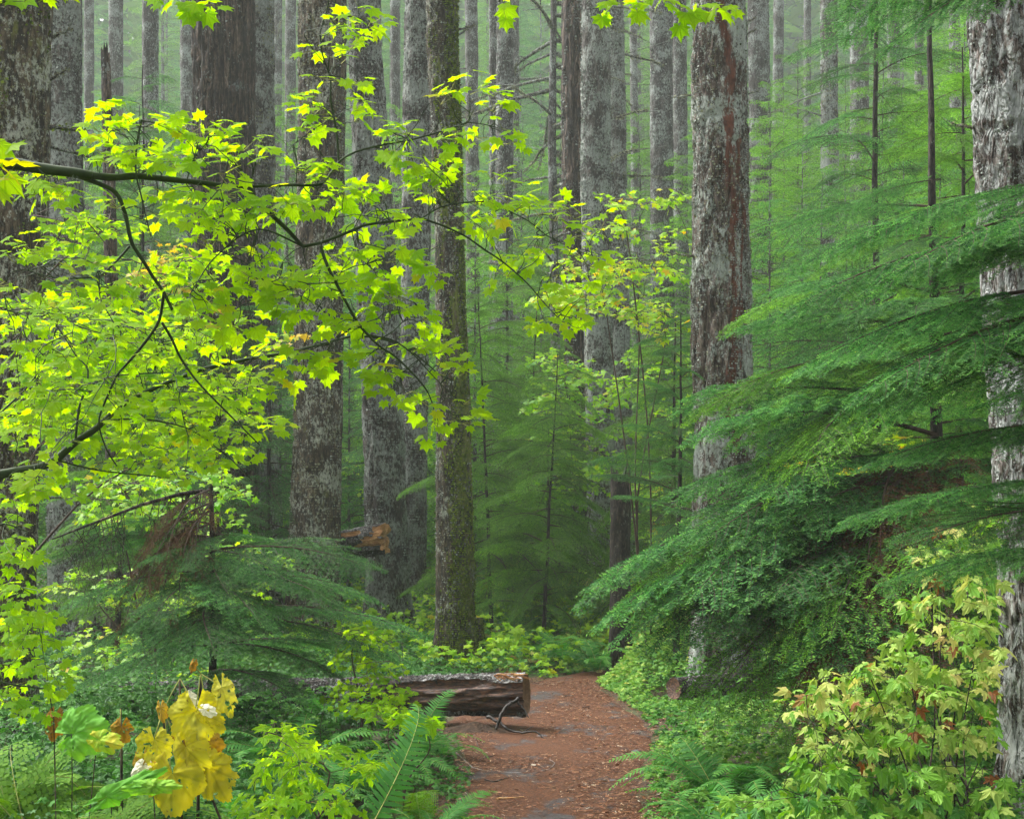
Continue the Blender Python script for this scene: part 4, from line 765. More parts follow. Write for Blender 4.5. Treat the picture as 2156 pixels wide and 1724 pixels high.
# lower limb: a second maple whose thick green limb curves up to the right
S = Shrub(2)
S.limb([(-3.0, 4.0, float(gz(-3, 4)) - .1), (-2.6, 4.0, .8), (-2.1, 4.05, 1.65)] + pl([(-30, 1002), (0, 999), (35, 992), (83, 985), (118, 968), (145, 943), (163, 926), (194, 909), (221, 885), (249, 857), (284, 836), (311, 824), (353, 805)], 4.1, 4.3), .017, .006, 9)
S.limb(pl([(353, 805), (426, 777), (484, 764), (536, 753), (606, 743), (675, 725), (746, 705), (800, 712), (847, 726), (885, 753), (923, 788), (950, 800)], 4.3, 4.7), .0065, .0018)
S.limb(pl([(159, 923), (166, 854), (183, 815), (215, 798), (242, 790), (343, 784)], 4.15, 4.2), .004, .0018)
S.limb(pl([(183, 815), (187, 774), (160, 750), (130, 700), (100, 660)], 4.15, 4.2), .003, .0014)
S.limb(pl([(0, 870), (60, 815), (95, 760), (105, 730)], 4.0, 4.1), .003, .0014)
S.limb(pl([(221, 885), (300, 880), (400, 900), (480, 960), (530, 1010)], 4.2, 4.5), .003, .0014)
S.limb(pl([(118, 968), (200, 990), (300, 1000), (400, 1010)], 4.15, 4.4), .003, .0014)
for (cx, cy_, rx, ry, n, ti, d) in [(60, 690, 70, 35, 10, .42, 4.3), (160, 680, 70, 40, 12, .45, 4.4), (270, 690, 70, 40, 12, .45, 4.4), (100, 760, 90, 40, 13, .4, 4.4), (220, 760, 80, 40, 13, .42, 4.5), (340, 740, 80, 45, 14, .48, 4.5), (440, 700, 70, 35, 9, .48, 4.6),
                               (60, 830, 80, 40, 13, .42, 4.4), (180, 840, 80, 40, 14, .42, 4.5), (300, 840, 80, 40, 14, .42, 4.5), (420, 830, 80, 40, 13, .45, 4.5), (510, 800, 60, 30, 7, .5, 4.6), (60, 900, 80, 30, 10, .45, 4.4), (200, 920, 90, 35, 12, .45, 4.6), (330, 920, 90, 35, 12, .45, 4.6), (450, 900, 80, 30, 9, .5, 4.6), (550, 890, 50, 20, 4, .5, 4.6),
                               (380, 980, 90, 30, 9, .48, 4.7), (500, 960, 60, 25, 5, .5, 4.7), (60, 1030, 60, 20, 5, .45, 4.3), (90, 1000, 50, 15, 3, .45, 4.2), (580, 740, 50, 20, 4, .5, 4.6), (260, 980, 60, 20, 4, .45, 4.6)]:
    for x, y in zip(*ell(S.r, cx, cy_, rx, ry, int(n * 2.0))): S.cluster(P(x, y, d + S.r.normal(0, .35)), .0315, ti + .1, maxlen=.5, pairs=2, jit=.22, face=(0, -.35, -.2), step=.07, pet=.04)
S.build('vine_maple', 'second vine maple with thick green limb curving up from the left edge, dense lime leaves', 'maple', (-3.0, 4.0, 0), MAPLE, 'maple')
# leaves down the left edge
S = Shrub(3)
g0 = float(gz(-1.9, 4.6)); S.limb([(-2.1, 4.7, g0 - .1), (-2.0, 4.7, .8), (-1.85, 4.6, 1.5)], .014, .006)
S.limb(pl([(-60, 1250), (20, 1300), (80, 1400)], 4.6, 4.7), .005, .002); S.limb(pl([(-60, 1120), (10, 1100), (60, 1120)], 4.6, 4.6), .004, .002)
S.limb(pl([(-60, 1420), (20, 1440), (100, 1450)], 4.6, 4.7), .004, .002)
for (cx, cy_, rx, ry, n, ti) in [(30, 1080, 50, 30, 6, .4), (40, 1160, 55, 25, 6, .42), (40, 1250, 50, 25, 7, .38), (60, 1310, 70, 30, 10, .38), (80, 1370, 80, 30, 10, .36), (70, 1430, 80, 30, 9, .34), (60, 1480, 60, 20, 5, .34), (20, 1350, 40, 40, 5, .36)]:
    for x, y in zip(*ell(S.r, cx, cy_, rx, ry, n)): S.cluster(P(x, y, 4.6 + S.r.normal(0, .2)), .036, ti, maxlen=.45, pairs=2, face=(.15, -.4, -.3))
S.build('vine_maple', 'low vine maple sprays hanging down the left edge before the mossy trunk', 'maple', (-2.1, 4.7, 0), MAPLE, 'maple')
# larger yellowing leaves at the very left edge and top corner
S = Shrub(4); S.limb([(-2.4, 2.9, -.1), (-2.2, 2.9, 1.8), (-1.6, 2.9, 3.0), (-1.15, 2.9, 3.1)], .02, .006); S.limb([(-1.6, 2.9, 3.0), (-1.25, 2.9, 2.55), (-1.12, 2.9, 2.45)], .006, .002)
for (x, y, ti, dd) in [(5, 10, .55, 2.9), (80, 5, .6, 2.9), (110, -10, .6, 2.9), (0, 325, .95, 2.8), (-10, 395, .85, 2.8), (15, 375, .9, 2.8)]:
    S.leaf(P(x, y, dd), (.3, 0, .1), .062, ti, pet=.04, face=(.1, -.7, -.5)); 
    S.cluster(P(x - 30, y, dd), .05, ti, pairs=1, maxlen=.4)
S.build('vine_maple', 'a few large yellowing maple leaves at the very left edge and top corner', 'maple', (-2.4, 2.9, 0), MAPLE, 'maple')
S = Shrub(5); S.limb(pl([(1330, -260), (1335, -90), (1300, -20), (1380, -10), (1470, -10), (1530, 0)], 3.6, 3.6), .008, .002); S.limb(pl([(1300, -20), (1180, -60), (1060, -20), (1050, 5)], 3.6, 3.6), .003, .0015); S.limb(pl([(1180, -60), (800, -90), (500, -60), (400, -20)], 3.6, 3.6), .004, .002)
for (x, y, n) in [(1310, 15, 3), (1400, 0, 2), (1430, 22, 2), (1500, 15, 3), (1345, 8, 1), (1058, 8, 2), (395, 8, 3), (430, 18, 2), (370, -5, 2)]:
    for q in range(n): S.cluster(P(x + S.r.normal(0, 14), y + S.r.normal(-4, 5), 3.6), .046, .5, pairs=1, maxlen=.3)
S.build('vine_maple', 'overhead maple twig with lime leaves poking in along the top edge', 'maple', tuple(P(1330, -260, 3.6)), MAPLE, 'maple')

# ---------------------------------------------------------------- maples farther back
def far_maple(label, base, ells, leaf, seed, tint=.6, group=None, mat='maple_far', tp=None, face=(0, -.25, -.2), dj=.5, step=.1, tr=.004, maxlen=.9, stem='twig', pairs=3, name='vine_maple', r0=.012, cat='maple'):
    S = Shrub(seed); bx_, by_ = base; g0 = float(gz(bx_, by_)); B = np.array([bx_, by_, g0 - .1])
    for (cx, cy_, rx, ry, n, d) in ells[::3] if len(ells) > 4 else ells:
        c = P(cx, cy_, d); mid = (B * .4 + c * .6) + [S.r.normal(0, .12), 0, 0]; mid[2] = max(B[2], c[2] - .1 * abs(c[0] - B[0])) - .15; 
        S.limb([B, B * .75 + c * .25 + [S.r.normal(0, .08), 0, .25 * (c[2] - B[2])], mid, c + [0, 0, -.05]], r0, tr, 5)
    for (cx, cy_, rx, ry, n, d) in ells:
        for x, y in zip(*ell(S.r, cx, cy_, rx, ry, int(n * 1.2 + .5))): S.cluster(P(x, y, d + S.r.normal(0, dj)), leaf, np.clip(tint + S.r.normal(0, .12), 0, 1), maxlen=maxlen, pairs=pairs, step=step, tr=tr * .7, pet=leaf * .9, face=face)
    return S.build(name, label, cat, (bx_, by_, g0), tp or MAPLE_LO, mat, stem, group)
far_maple('mid-distance vine maple, lime leaves in front of the middle pair of trunks', (px(1370, 14.5), 14.5),
          [(1300, 425, 45, 18, 8, 14), (1400, 425, 60, 18, 10, 14.3), (1290, 500, 60, 22, 12, 14), (1250, 560, 90, 25, 22, 14), (1350, 585, 90, 30, 28, 14.2), (1240, 620, 90, 25, 24, 14), (1330, 650, 90, 25, 24, 14.5), (1430, 520, 60, 35, 10, 15), (1180, 640, 60, 25, 14, 14), (1400, 690, 60, 25, 12, 14.5)], .062, 20, .62)
far_maple('vine maple deeper in, small leaves between the hemlocks right of the mossy trunk', (px(1200, 22), 22),
          [(1180, 780, 70, 40, 26, 21), (1250, 830, 90, 50, 40, 22), (1160, 900, 60, 60, 26, 22), (1260, 930, 90, 60, 40, 22), (1330, 800, 60, 60, 20, 22), (1130, 840, 40, 40, 16, 21), (1300, 1010, 80, 40, 20, 21), (1200, 1020, 60, 50, 16, 21)], .085, 21, .42)
far_maple('low vine maple sprays beneath the lime canopy, in front of the widest trunk', (px(330, 12), 12),
          [(260, 1030, 90, 30, 26, 11.5), (400, 1020, 100, 30, 28, 12), (240, 1090, 80, 30, 22, 11.5), (340, 1080, 90, 30, 22, 12), (480, 1060, 60, 40, 12, 12), (470, 1150, 80, 50, 14, 13), (560, 1180, 60, 40, 10, 13)], .055, 22, .38)
far_maple('flat-layered vine maple behind the lime canopy at left, crossing the trunks', (px(-160, 8.5), 8.5),
          [(200, 480, 110, 25, 26, 8), (140, 530, 60, 20, 12, 8), (300, 650, 120, 30, 26, 8), (120, 640, 100, 30, 24, 8), (420, 560, 80, 25, 16, 8), (400, 740, 120, 30, 26, 8.3), (200, 800, 160, 40, 36, 8.2), (460, 850, 110, 30, 24, 8.5), (100, 900, 100, 40, 26, 8), (350, 930, 120, 30, 26, 8.5), (130, 1040, 90, 20, 10, 8)], .044, 23, .42, tp=MAPLE, mat='maple', face=(0, -.3, -.2))
far_maple('golden-leaved maple glowing behind the lime maple in front of the snag', (px(350, 17), 17), [(350, 545, 55, 25, 14, 17), (310, 590, 50, 20, 12, 17), (380, 610, 40, 20, 10, 17), (620, 720, 30, 20, 4, 17), (430, 660, 30, 20, 5, 17)], .08, 24, .97)
far_maple('yellow maple spray glimpsed under the big drooping hemlock boughs', (px(1740, 11), 11), [(1660, 1010, 40, 12, 7, 11), (1720, 985, 60, 12, 9, 11), (1800, 1020, 50, 30, 9, 11.5), (1900, 950, 60, 50, 9, 11.5), (1850, 760, 60, 14, 6, 12)], .06, 25, .88)
far_maple('green maple brush behind the dark stub and the slender hemlock', (px(1400, 24), 24), [(1400, 900, 50, 60, 20, 24), (1350, 1080, 60, 70, 26, 24), (1420, 1150, 60, 40, 18, 23), (1450, 780, 40, 60, 14, 24)], .085, 26, .5)
far_maple('green maple brush behind the broken log and brown lichened trunk', (px(600, 24), 24), [(600, 1120, 70, 40, 20, 24), (560, 1200, 60, 30, 14, 23), (740, 1000, 30, 80, 14, 25), (900, 1000, 20, 90, 10, 25)], .085, 27, .35)
far_maple('low bright maple brush behind the snapped young hemlock', (px(300, 14), 14), [(200, 1240, 90, 40, 22, 14), (350, 1260, 90, 40, 22, 14), (230, 1370, 90, 40, 20, 13), (400, 1440, 90, 30, 14, 12.5), (520, 1250, 60, 40, 10, 14), (110, 1430, 60, 40, 10, 12)], .06, 28, .45)
far_maple('young vine maple with small bright leaves beside the cut log', (px(765, 9.3), 9.3),
          [(745, 1335, 40, 20, 9, 9.3), (790, 1350, 40, 20, 9, 9.3), (740, 1390, 50, 22, 12, 9.2), (810, 1410, 40, 18, 8, 9.3), (760, 1440, 50, 20, 11, 9.2), (830, 1475, 50, 20, 10, 9.2), (770, 1500, 50, 22, 11, 9.1), (850, 1460, 40, 14, 6, 9.1), (720, 1470, 30, 30, 6, 9.2)], .036, 29, .42, tp=MAPLE, mat='maple', step=.05, maxlen=.4, r0=.011, tr=.0022)
far_maple('broad-leaved seedling with pale green lobed leaves at the bottom, left of the fern frond', (px(660, 6.6), 6.6),
          [(600, 1545, 50, 12, 4, 6.7), (680, 1580, 60, 20, 6, 6.6), (580, 1610, 40, 15, 4, 6.6), (620, 1650, 60, 20, 6, 6.5), (700, 1690, 60, 20, 6, 6.4), (560, 1700, 60, 20, 5, 6.4), (760, 1620, 40, 15, 4, 6.6)], .062, 30, .33, tp=BRAM, mat='maple', step=.06, maxlen=.4, r0=.008, tr=.002, name='seedling', cat='seedling')
far_maple('green lobed seedling reaching over the long fern frond near the log', (px(850, 7.4), 7.4), [(820, 1505, 40, 10, 3, 7.5), (880, 1525, 45, 12, 4, 7.4), (830, 1600, 30, 12, 2, 7.2), (900, 1520, 30, 8, 2, 7.3)], .066, 31, .36, tp=BRAM, mat='maple', step=.06, maxlen=.4, r0=.007, tr=.002, name='seedling', cat='seedling')
# pale undergrowth beyond the end of the path
r_ = np.random.default_rng(44)
for k in range(26):
    x, y = r_.uniform(1000, 1260), r_.uniform(1190, 1400); d = 16.5 + (1400 - y) / 210 * 10 + r_.uniform(-1, 1)
    far_maple('pale yellow-leaved shrub in the undergrowth beyond the end of the path', (px(x, d), d), [(x + r_.normal(0, 12), y + r_.uniform(-25, 15), 38, 20, 16, d)], .095, 400 + k, [.75, .45, .85][k % 3], group='pale shrubs past the end of the path', mat='bush' if k % 3 != 1 else 'maple_far', dj=.3, step=.08, r0=.008, tr=.003, name='low_shrub', cat='shrub')

# ---------------------------------------------------------------- bramble bush at lower right
S = Shrub(60); B0 = np.array([px(1980, 6.5), 6.5, float(gz(2.1, 6.5)) - .1])
for (x, y) in [(1960, 1180), (2050, 1140), (2080, 1220), (1900, 1330), (1980, 1300), (1830, 1420), (1740, 1450), (1680, 1490), (1900, 1450), (2050, 1400), (2000, 1500), (1800, 1560), (1700, 1620), (2080, 1560), (1900, 1640), (1960, 1240), (1650, 1660), (1760, 1680), (2000, 1680), (2100, 1660)]:
    c = P(x, y, 6.4 + S.r.uniform(-.4, .5)); S.limb([B0 + [S.r.normal(0, .3), S.r.normal(0, .2), 0], B0 * .6 + c * .4 + [0, 0, .12], c], .006, .002, 5)
for (cx, cy_, rx, ry, n, ti) in [(1960, 1190, 50, 30, 10, .6), (2050, 1160, 50, 35, 14, .55), (2070, 1100, 30, 30, 6, .55), (2000, 1140, 50, 20, 6, .6), (2060, 1240, 45, 45, 16, .6), (1950, 1270, 45, 35, 12, .6), (1930, 1330, 40, 20, 5, .6), (1900, 1350, 30, 20, 4, .6), (2000, 1340, 50, 40, 14, .6), (2070, 1350, 40, 50, 14, .65),
                              (1690, 1480, 50, 25, 9, .68), (1770, 1440, 60, 20, 10, .62), (1850, 1420, 60, 20, 12, .55), (1930, 1400, 60, 25, 12, .58), (1800, 1490, 80, 30, 20, .62), (1900, 1480, 80, 35, 22, .6), (2000, 1440, 60, 40, 20, .6), (2070, 1450, 40, 40, 12, .6), (1750, 1560, 70, 30, 16, .62), (1860, 1560, 80, 30, 20, .5), (1970, 1550, 70, 40, 18, .5), (2070, 1550, 40, 40, 10, .55),
                              (1720, 1630, 70, 25, 14, .35), (1830, 1630, 80, 30, 18, .32), (1950, 1640, 80, 35, 20, .36), (2060, 1650, 60, 40, 14, .36), (1650, 1690, 80, 25, 14, .3), (1780, 1700, 80, 25, 16, .3), (1920, 1700, 80, 25, 16, .32), (1560, 1700, 60, 20, 8, .32), (2060, 1710, 50, 20, 10, .34)]:
    for x, y in zip(*ell(S.r, cx, cy_, rx, ry, int(n * 1.15 + .5))):
        t_ = ti - .05 + S.r.normal(0, .09); t_ = .99 if S.r.random() < .03 else min(t_, .88)
        S.cluster(P(x, y, 6.4 + S.r.normal(0, .35)), .062 if y < 1600 else .072, t_, maxlen=.35, pairs=1, step=.05, face=(-.1, -.45, -.45), jit=.4, pet=.03)
S.build('bramble_bush', 'bramble bush of yellow-green toothed leaves at the foot of the pale flaky trunk', 'bush', tuple(B0), BRAM, 'bush', 'bark_brown')
# ---------------------------------------------------------------- ferns
def frond_mb(L, seed, kind='sword'):
    r = np.random.default_rng(seed); b = MB(); n = 22; t = np.linspace(0, 1, n)
    arch = r.uniform(.35, .6); pts = np.stack([.05 * L * np.sin(t * 2 + seed) * t, L * (t - .12 * t ** 3), L * (arch * t - (arch + .18) * t ** 2.4)], 1)
    b.tube(pts, .0019 * (L / .6) * (1.15 - t), 4, 1, .5)
    k = int(34 if kind == 'sword' else 22); u = np.linspace(.1, .985, k); side = []
    ip = lambda q: np.stack([np.interp(q, t, pts[:, j]) for j in range(3)], -1)
    base = ip(u); tg = nrm(ip(np.minimum(1, u + .02)) - ip(u - .02))
    wid = L * (.17 if kind == 'sword' else .26) * np.minimum(1, (u + .05) / .28) ** .7 * (1 - u) ** .55 + .006
    for sg in (-1, 1):
        lat = nrm(np.cross(tg, [0, 0, 1.0])) * sg; up = nrm(np.cross(lat, tg) * -sg)
        if up[:, 2].mean() < 0: up = -up
        d = nrm(lat + tg * (.28 + .35 * u)[:, None] + up * r.normal(.06, .10, k)[:, None] - np.array([0, 0, .10]))
        if kind == 'sword':
            sh = (np.array([[-.5, 0, 0], [.62, .0, .0], [.55, .5, -.03], [.0, 1, -.12], [-.42, .5, -.03]]), np.array([[0, 1, 2, 4], [4, 2, 3, 3]]))
            sh = (sh[0], np.array([[0, 1, 2], [0, 2, 4], [4, 2, 3]]))
            X, Y, Z = frames(d, up + r.normal(0, .18, (k, 3))); w = L * .022 * np.ones(k) * (1 - .4 * u)
            b.inst(sh, base + tg * 0, X, Y, Z, np.stack([w, wid * r.uniform(.9, 1.05, k), wid], 1), np.clip(.35 + .25 * u + r.normal(0, .08, k), 0, 1), 0)
        else:
            for j in range(k):
                m = max(3, int(wid[j] / .019)); v = (np.arange(m) + .5) / m; p = base[j] + d[j] * (v * wid[j])[:, None] - np.array([0, 0, .2]) * (v ** 2 * wid[j])[:, None]
                for s2 in (-1, 1):
                    dd = nrm(tg[j] * s2 * .8 + d[j] * .55 + r.normal(0, .1, (m, 3))); X, Y, Z = frames(dd, np.tile(up[j], (m, 1)))
                    b.inst(NDL, p, X, Y, Z, np.stack([np.full(m, .018), (.034 * (1 - .75 * v)) * min(1, wid[j] / .08 + .3), np.full(m, .01)], 1), np.clip(.35 + r.normal(0, .12, m), 0, 1), 0)
    return b
FR = {'sword': [frond_mb(.75, 70 + k).mesh('frond', [M['fern'], M['petiole']], False) for k in range(4)], 'lady': [frond_mb(.75, 80 + k, 'lady').mesh('frond', [M['ladyfern'], M['petiole']], False) for k in range(3)]}
def fern(label, x, y, nf, L, seed, kind='sword', az=(0, 2 * pi), pitch=(.2, .75), name='sword_fern', group=None, z=None):
    r = np.random.default_rng(seed); root = empty(name, (x, y, float(gz(x, y)) if z is None else z)); tag(root, label, 'fern', group)
    for k in range(nf):
        a = az[0] + (az[1] - az[0]) * (k + r.random()) / nf; o = link('frond', FR[kind][int(r.integers(0, 9)) % len(FR[kind])], root); s = L / .75 * r.uniform(.75, 1.15)
        o.rotation_euler = (Matrix.Rotation(a, 3, 'Z') @ Matrix.Rotation(r.uniform(*pitch), 3, 'X') @ Matrix.Rotation(r.uniform(-.5, .5), 3, 'Y')).to_euler(); o.scale = (s, s, s)
    return root
def gd(y): return F * CAMZ / (y - YH)
def fpx(label, x, y, nf, L, seed, d=None, **kw):
    d = d or gd(y); return fern(label, px(x, d), d, nf, L, seed, **kw)
fpx('sword fern clump left of the young maple, arching over the fallen log', 625, 1590, 18, .80, 1, d=8.4)
fpx('sword fern under the young vine maple near the end of the log', 740, 1620, 15, .7, 2, d=8.0)
fpx('sword fern growing against the cut log, fronds reaching to its broken face', 860, 1600, 14, .66, 3, d=8.9)
# long single fronds crossing in front of the log
def single(label, base, tip, seed, kind='sword', w=1.0, name='sword_fern', n=1, roll=0):
    base, tip = np.array(base), np.array(tip); root = empty(name, tuple(base)); tag(root, label, 'fern'); d = tip - base; L = np.linalg.norm(d)
    for k in range(n):
        o = link('frond', FR[kind][(seed + k) % len(FR[kind])], root); s = L / .75 * 1.02; o.rotation_euler = (Matrix.Rotation(math.atan2(-d[0], d[1]) + .35 * k, 3, 'Z') @ Matrix.Rotation(math.atan2(d[2], math.hypot(d[0], d[1])) + .12, 3, 'X') @ Matrix.Rotation(roll, 3, 'Y')).to_euler(); o.scale = (s * w, s, s)
single('long sword fern frond rising diagonally across the foreground to the log', P(770, 1760, 6.0), P(935, 1452, 6.8), 1, w=.72, roll=.7)
single('fern frond tip pointing up right over the log bark', P(850, 1640, 8.6), P(998, 1432, 9.0), 2, w=.9, roll=.6)
fpx('glossy sword fern at the bottom left of the path edge', 905, 1760, 13, .55, 6, d=6.9, pitch=(.1, .8))
fpx('pale yellowing fern drooping beside the path edge', 890, 1690, 7, .42, 7, d=7.3, kind='lady', name='lady_fern', pitch=(.3, .9))
fpx('small dark fern leaning onto the path below the log', 930, 1560, 7, .42, 8, d=9.6)
fpx('tall lady fern at the very left edge of the bottom corner', 20, 1700, 15, .95, 29, d=6.6, kind='lady', name='lady_fern', pitch=(.3, 1.0))
fpx('lady fern spreading between the green leaf and the yellow leaves', 240, 1740, 13, .75, 30, d=6.5, kind='lady', name='lady_fern', pitch=(.3, 1.0))
fpx('yellow-green lady fern filling the bottom left corner', 90, 1740, 17, .95, 9, d=6.2, kind='lady', name='lady_fern', pitch=(.15, .9))
fpx('lady fern beside the corner fern, below the big green leaf', 190, 1790, 13, .7, 10, d=6.0, kind='lady', name='lady_fern', pitch=(.2, .9))
fpx('sword fern low in the bottom left corner under the lady ferns', 60, 1850, 12, .6, 11, d=5.5, pitch=(.1, .6))
fpx('sword fern behind the big green lobed leaf', 255, 1640, 12, .5, 12, d=8.4)
fpx('sword fern below the yellow leaves at the bottom edge', 400, 1830, 14, .6, 13, d=5.7, pitch=(.1, .6))
fpx('sword fern at the bottom edge between yellow leaves and seedlings', 560, 1810, 13, .6, 14, d=5.9, pitch=(.1, .6))
fpx('lady fern at the bottom edge beneath the lobed seedling', 690, 1800, 12, .6, 15, d=5.9, kind='lady', name='lady_fern', pitch=(.1, .7))
fpx('sword fern arching onto the right bank beneath the hemlock boughs', 1520, 1660, 16, .7, 16, d=7.9)
fpx('sword fern behind the bramble bush, lower right', 1620, 1640, 14, .7, 17, d=7.7)
fpx('sword fern at the bottom edge right of the path', 1520, 1790, 15, .65, 18, d=6.6, pitch=(.1, .7))
fpx('bright sword fern at the right edge before the pale trunk', 2120, 1700, 15, .75, 19, d=5.4, pitch=(.1, .8))
fpx('sword fern rising at the bottom right beneath the bramble', 1930, 1830, 14, .6, 20, d=5.9, pitch=(.1, .6))
for k, (x, y, d) in enumerate([(1190, 1405, 16.2), (1240, 1360, 18.5), (1130, 1395, 17), (1060, 1400, 17.2), (1210, 1330, 21), (1290, 1330, 20), (880, 1400, 17.5), (1160, 1350, 20), (1090, 1340, 20), (1260, 1420, 15.6)]):
    fern('dark sword fern in the shade past the end of the path', px(x, d), d, 11, .8, 60 + k, group='ferns past the end of the path')
for k, (x, d) in enumerate([(350, 9.2), (480, 9.4), (110, 9), (60, 8), (560, 8.2), (420, 8.0), (700, 11), (500, 11.5), (300, 12), (800, 12.5), (160, 11), (640, 7.6), (470, 7.0), (330, 7.3), (540, 7.6), (380, 8.4), (720, 8.3), (240, 7.4), (180, 8.6)]):
    fern('shaded sword fern on the forest floor left of the path', px(x, d), d, 12, .6, 80 + k, group='ferns left of the path')

# ---------------------------------------------------------------- low leafy ground cover
def cover(name, n, box, hgt, size, tint, mat, seed, tpls=OVAL, keep=None, tri=True, lean=.45):
    r = np.random.default_rng(seed); x = r.uniform(box[0], box[1], n); y = r.uniform(box[2], box[3], n)
    le = np.interp(y, _py, _pl); re = np.interp(y, _py, _pr); jt = .10 * fbm(x * 2.1, y * 2.1, 0 * x, 3, 50)
    ok = (x < le - .02 + jt) | (x > re + .02 + jt)
    if keep is not None: ok &= keep(x, y, r)
    dens = fbm(x * .9, y * .9, 0 * x, 3, seed); ok &= (dens + .55 > r.random(n) * .9); x, y = x[ok], y[ok]; n = len(x)
    edge = np.clip(np.minimum(np.abs(x - np.interp(y, _py, _pl)), np.abs(x - np.interp(y, _py, _pr))) / .5, .12, 1)
    h = hgt(x, y) * np.where((x > 1.35) & (x < 2.3) & (y > 10.8) & (y < 12.9), .2, 1) * edge * (.25 + .75 * r.random(n)) * (.7 + .6 * np.clip(fbm(x * 1.6, y * 1.6, 0 * x, 2, seed + 3) + .5, 0, 1)); z = gz(x, y) + h + .015
    c = np.stack([x, y, z], 1); b = MB(); t = np.clip(tint + .3 * fbm(x * 1.1, y * 1.1, 0 * x, 3, seed + 7) + r.normal(0, .12, n), 0, 1)
    a0 = r.random(n) * 2 * pi; sz = size * r.uniform(.55, 1.3, n)
    for j in range(3 if tri else 1):
        a = a0 + j * 2.1 + r.normal(0, .2, n); fw = np.stack([np.cos(a), np.sin(a), r.normal(-.15, .3, n)], 1); up = np.stack([r.normal(0, lean, n), r.normal(-.35, lean, n), np.ones(n)], 1)
        leaf_inst(b, tpls, c, fw, up, sz, t, r)
    q = r.random(n) < .16; p = c[q]; k = len(p); rt = p - np.stack([r.normal(0, .03, k), r.normal(0, .03, k), h[q] + .03], 1)
    V = np.stack([rt - [.0012, 0, 0], rt + [.0012, 0, 0], p], 1).reshape(-1, 3); b.add(V, np.arange(len(V)).reshape(-1, 3), 1, .5)
    return tag(link(name, b.mesh(name, [M[mat], M['petiole']], False)), kind='stuff')
cover('ground_cover', 52000, (.6, 5.5, 5.5, 17), lambda x, y: .16 + .25 * np.clip((x - 1.2) / 1.5, 0, 1) + .22 * np.clip((y - 11) / 4, 0, 1), .026, .60, 'cover', 300, tpls=OVAL + MAPLE_LO)
cover('ground_cover', 42000, (.7, 3.4, 12.5, 19.5), lambda x, y: .25 + .80 * np.clip((x - .9) / 1.1, 0, 1), .032, .74, 'cover', 305, tpls=OVAL + MAPLE_LO, keep=lambda x, y, r: (x > .75) & ~((x > 1.3) & (y < 13.6)))
cover('ground_cover', 70000, (-6.5, -.2, 5, 17), lambda x, y: .14 + .24 * np.clip((-x - .8) / 1.5, 0, 1), .030, .30, 'cover', 310, tpls=OVAL + MAPLE_LO, keep=lambda x, y, r: r.random(len(x)) < np.where(x < -1.1, 1, .5))
cover('ground_cover', 52000, (-11, 12, 15, 36), lambda x, y: .22 + .02 * (y - 15), .05, .40, 'cover', 320, tpls=MAPLE_LO + OVAL, tri=True)
cover('undergrowth', 24000, (-20, 24, 34, 62), lambda x, y: .8 + 0 * x, .14, .5, 'cover', 330, tpls=MAPLE_LO, tri=True)
cover('undergrowth', 16000, (-50, 50, 60, 100), lambda x, y: 1.6 + 0 * x, .35, .5, 'cover', 340, tpls=MAPLE_LO, tri=True)
far_maple('tall bright bush filling the gap beyond the end of the path', (px(1150, 27), 27), [(1080, 1130, 60, 30, 14, 27), (1165, 1150, 60, 35, 16, 27), (1035, 1170, 25, 30, 8, 26)], .08, 601, .45, name='low_shrub', cat='shrub')
root = empty('dead_branch', tuple(P(1985, 985, 9.9))); tag(root, 'dark dead limb slanting down behind the drooping hemlock boughs', 'branch'); b = MB(); q0 = np.array(pl([(1985, 985), (1830, 1110), (1690, 1250), (1560, 1350)], 9.9, 10.2)); b.tube(q0 - q0[0], [.06, .05, .035, .012], 12, 0, .4)
rq = np.random.default_rng(3)
for k in range(150):
    f = rq.uniform(0, 2.95); i = int(f); a = q0[i] * (1 - f + i) + q0[i + 1] * (f - i) - q0[0]; s_ = np.linspace(0, 1, 5); d_ = rq.normal(0, .5, 3) + [0, 0, -.5]; b.tube(a + np.outer(s_, d_ * rq.uniform(.3, .9)) + rq.normal(0, .015, (5, 3)) - np.outer(s_ ** 2, [0, 0, .12]), .004 * (1.1 - s_), 3, 0, .4, cap=False)
link('limb', b.mesh('limb', M['bark_brown']), root)
cover('ground_cover', 5200, (.8, 5, 5.5, 14), lambda x, y: .22 + .2 * np.clip((x - 1.2) / 1.5, 0, 1), .055, .45, 'cover', 361, tpls=BRAM, tri=True)
cover('ground_cover', 5200, (-6, -.6, 5, 15), lambda x, y: .25 + .2 * np.clip((-x - .8) / 1.5, 0, 1), .055, .35, 'cover', 362, tpls=BRAM, tri=True)
cover('ground_cover', 5000, (-3, 5, 15, 26), lambda x, y: .45 + 0 * x, .070, .58, 'maple_far', 363, tpls=MAPLE_LO, tri=True)
cover('leaf_litter', 9000, (-6, 6, 5, 20), lambda x, y: .0 * x, .03, .3, 'needle_dead', 350, tri=False, lean=.25)
# wiry dead stems standing in the shade
b = MB(); r = np.random.default_rng(12)
for k in range(150):
    x, y = (r.uniform(-5.5, -.9), r.uniform(6.5, 15)) if k % 3 else (r.uniform(1.4, 4), r.uniform(6.5, 12)); z = float(gz(x, y)); h = r.uniform(.25, .9); a = r.normal(0, .35, 2)
    s = np.linspace(0, 1, 6); q = np.stack([x + a[0] * h * s + .02 * np.cumsum(r.normal(0, .4, 6)), y + a[1] * h * s, z - .02 + h * s ** .9], 1); b.tube(q, .0035 * (1.15 - s), 4, 0, .4, cap=False)
tag(link('dead_stems', b.mesh('dead_stems', M['twig'])), kind='stuff')

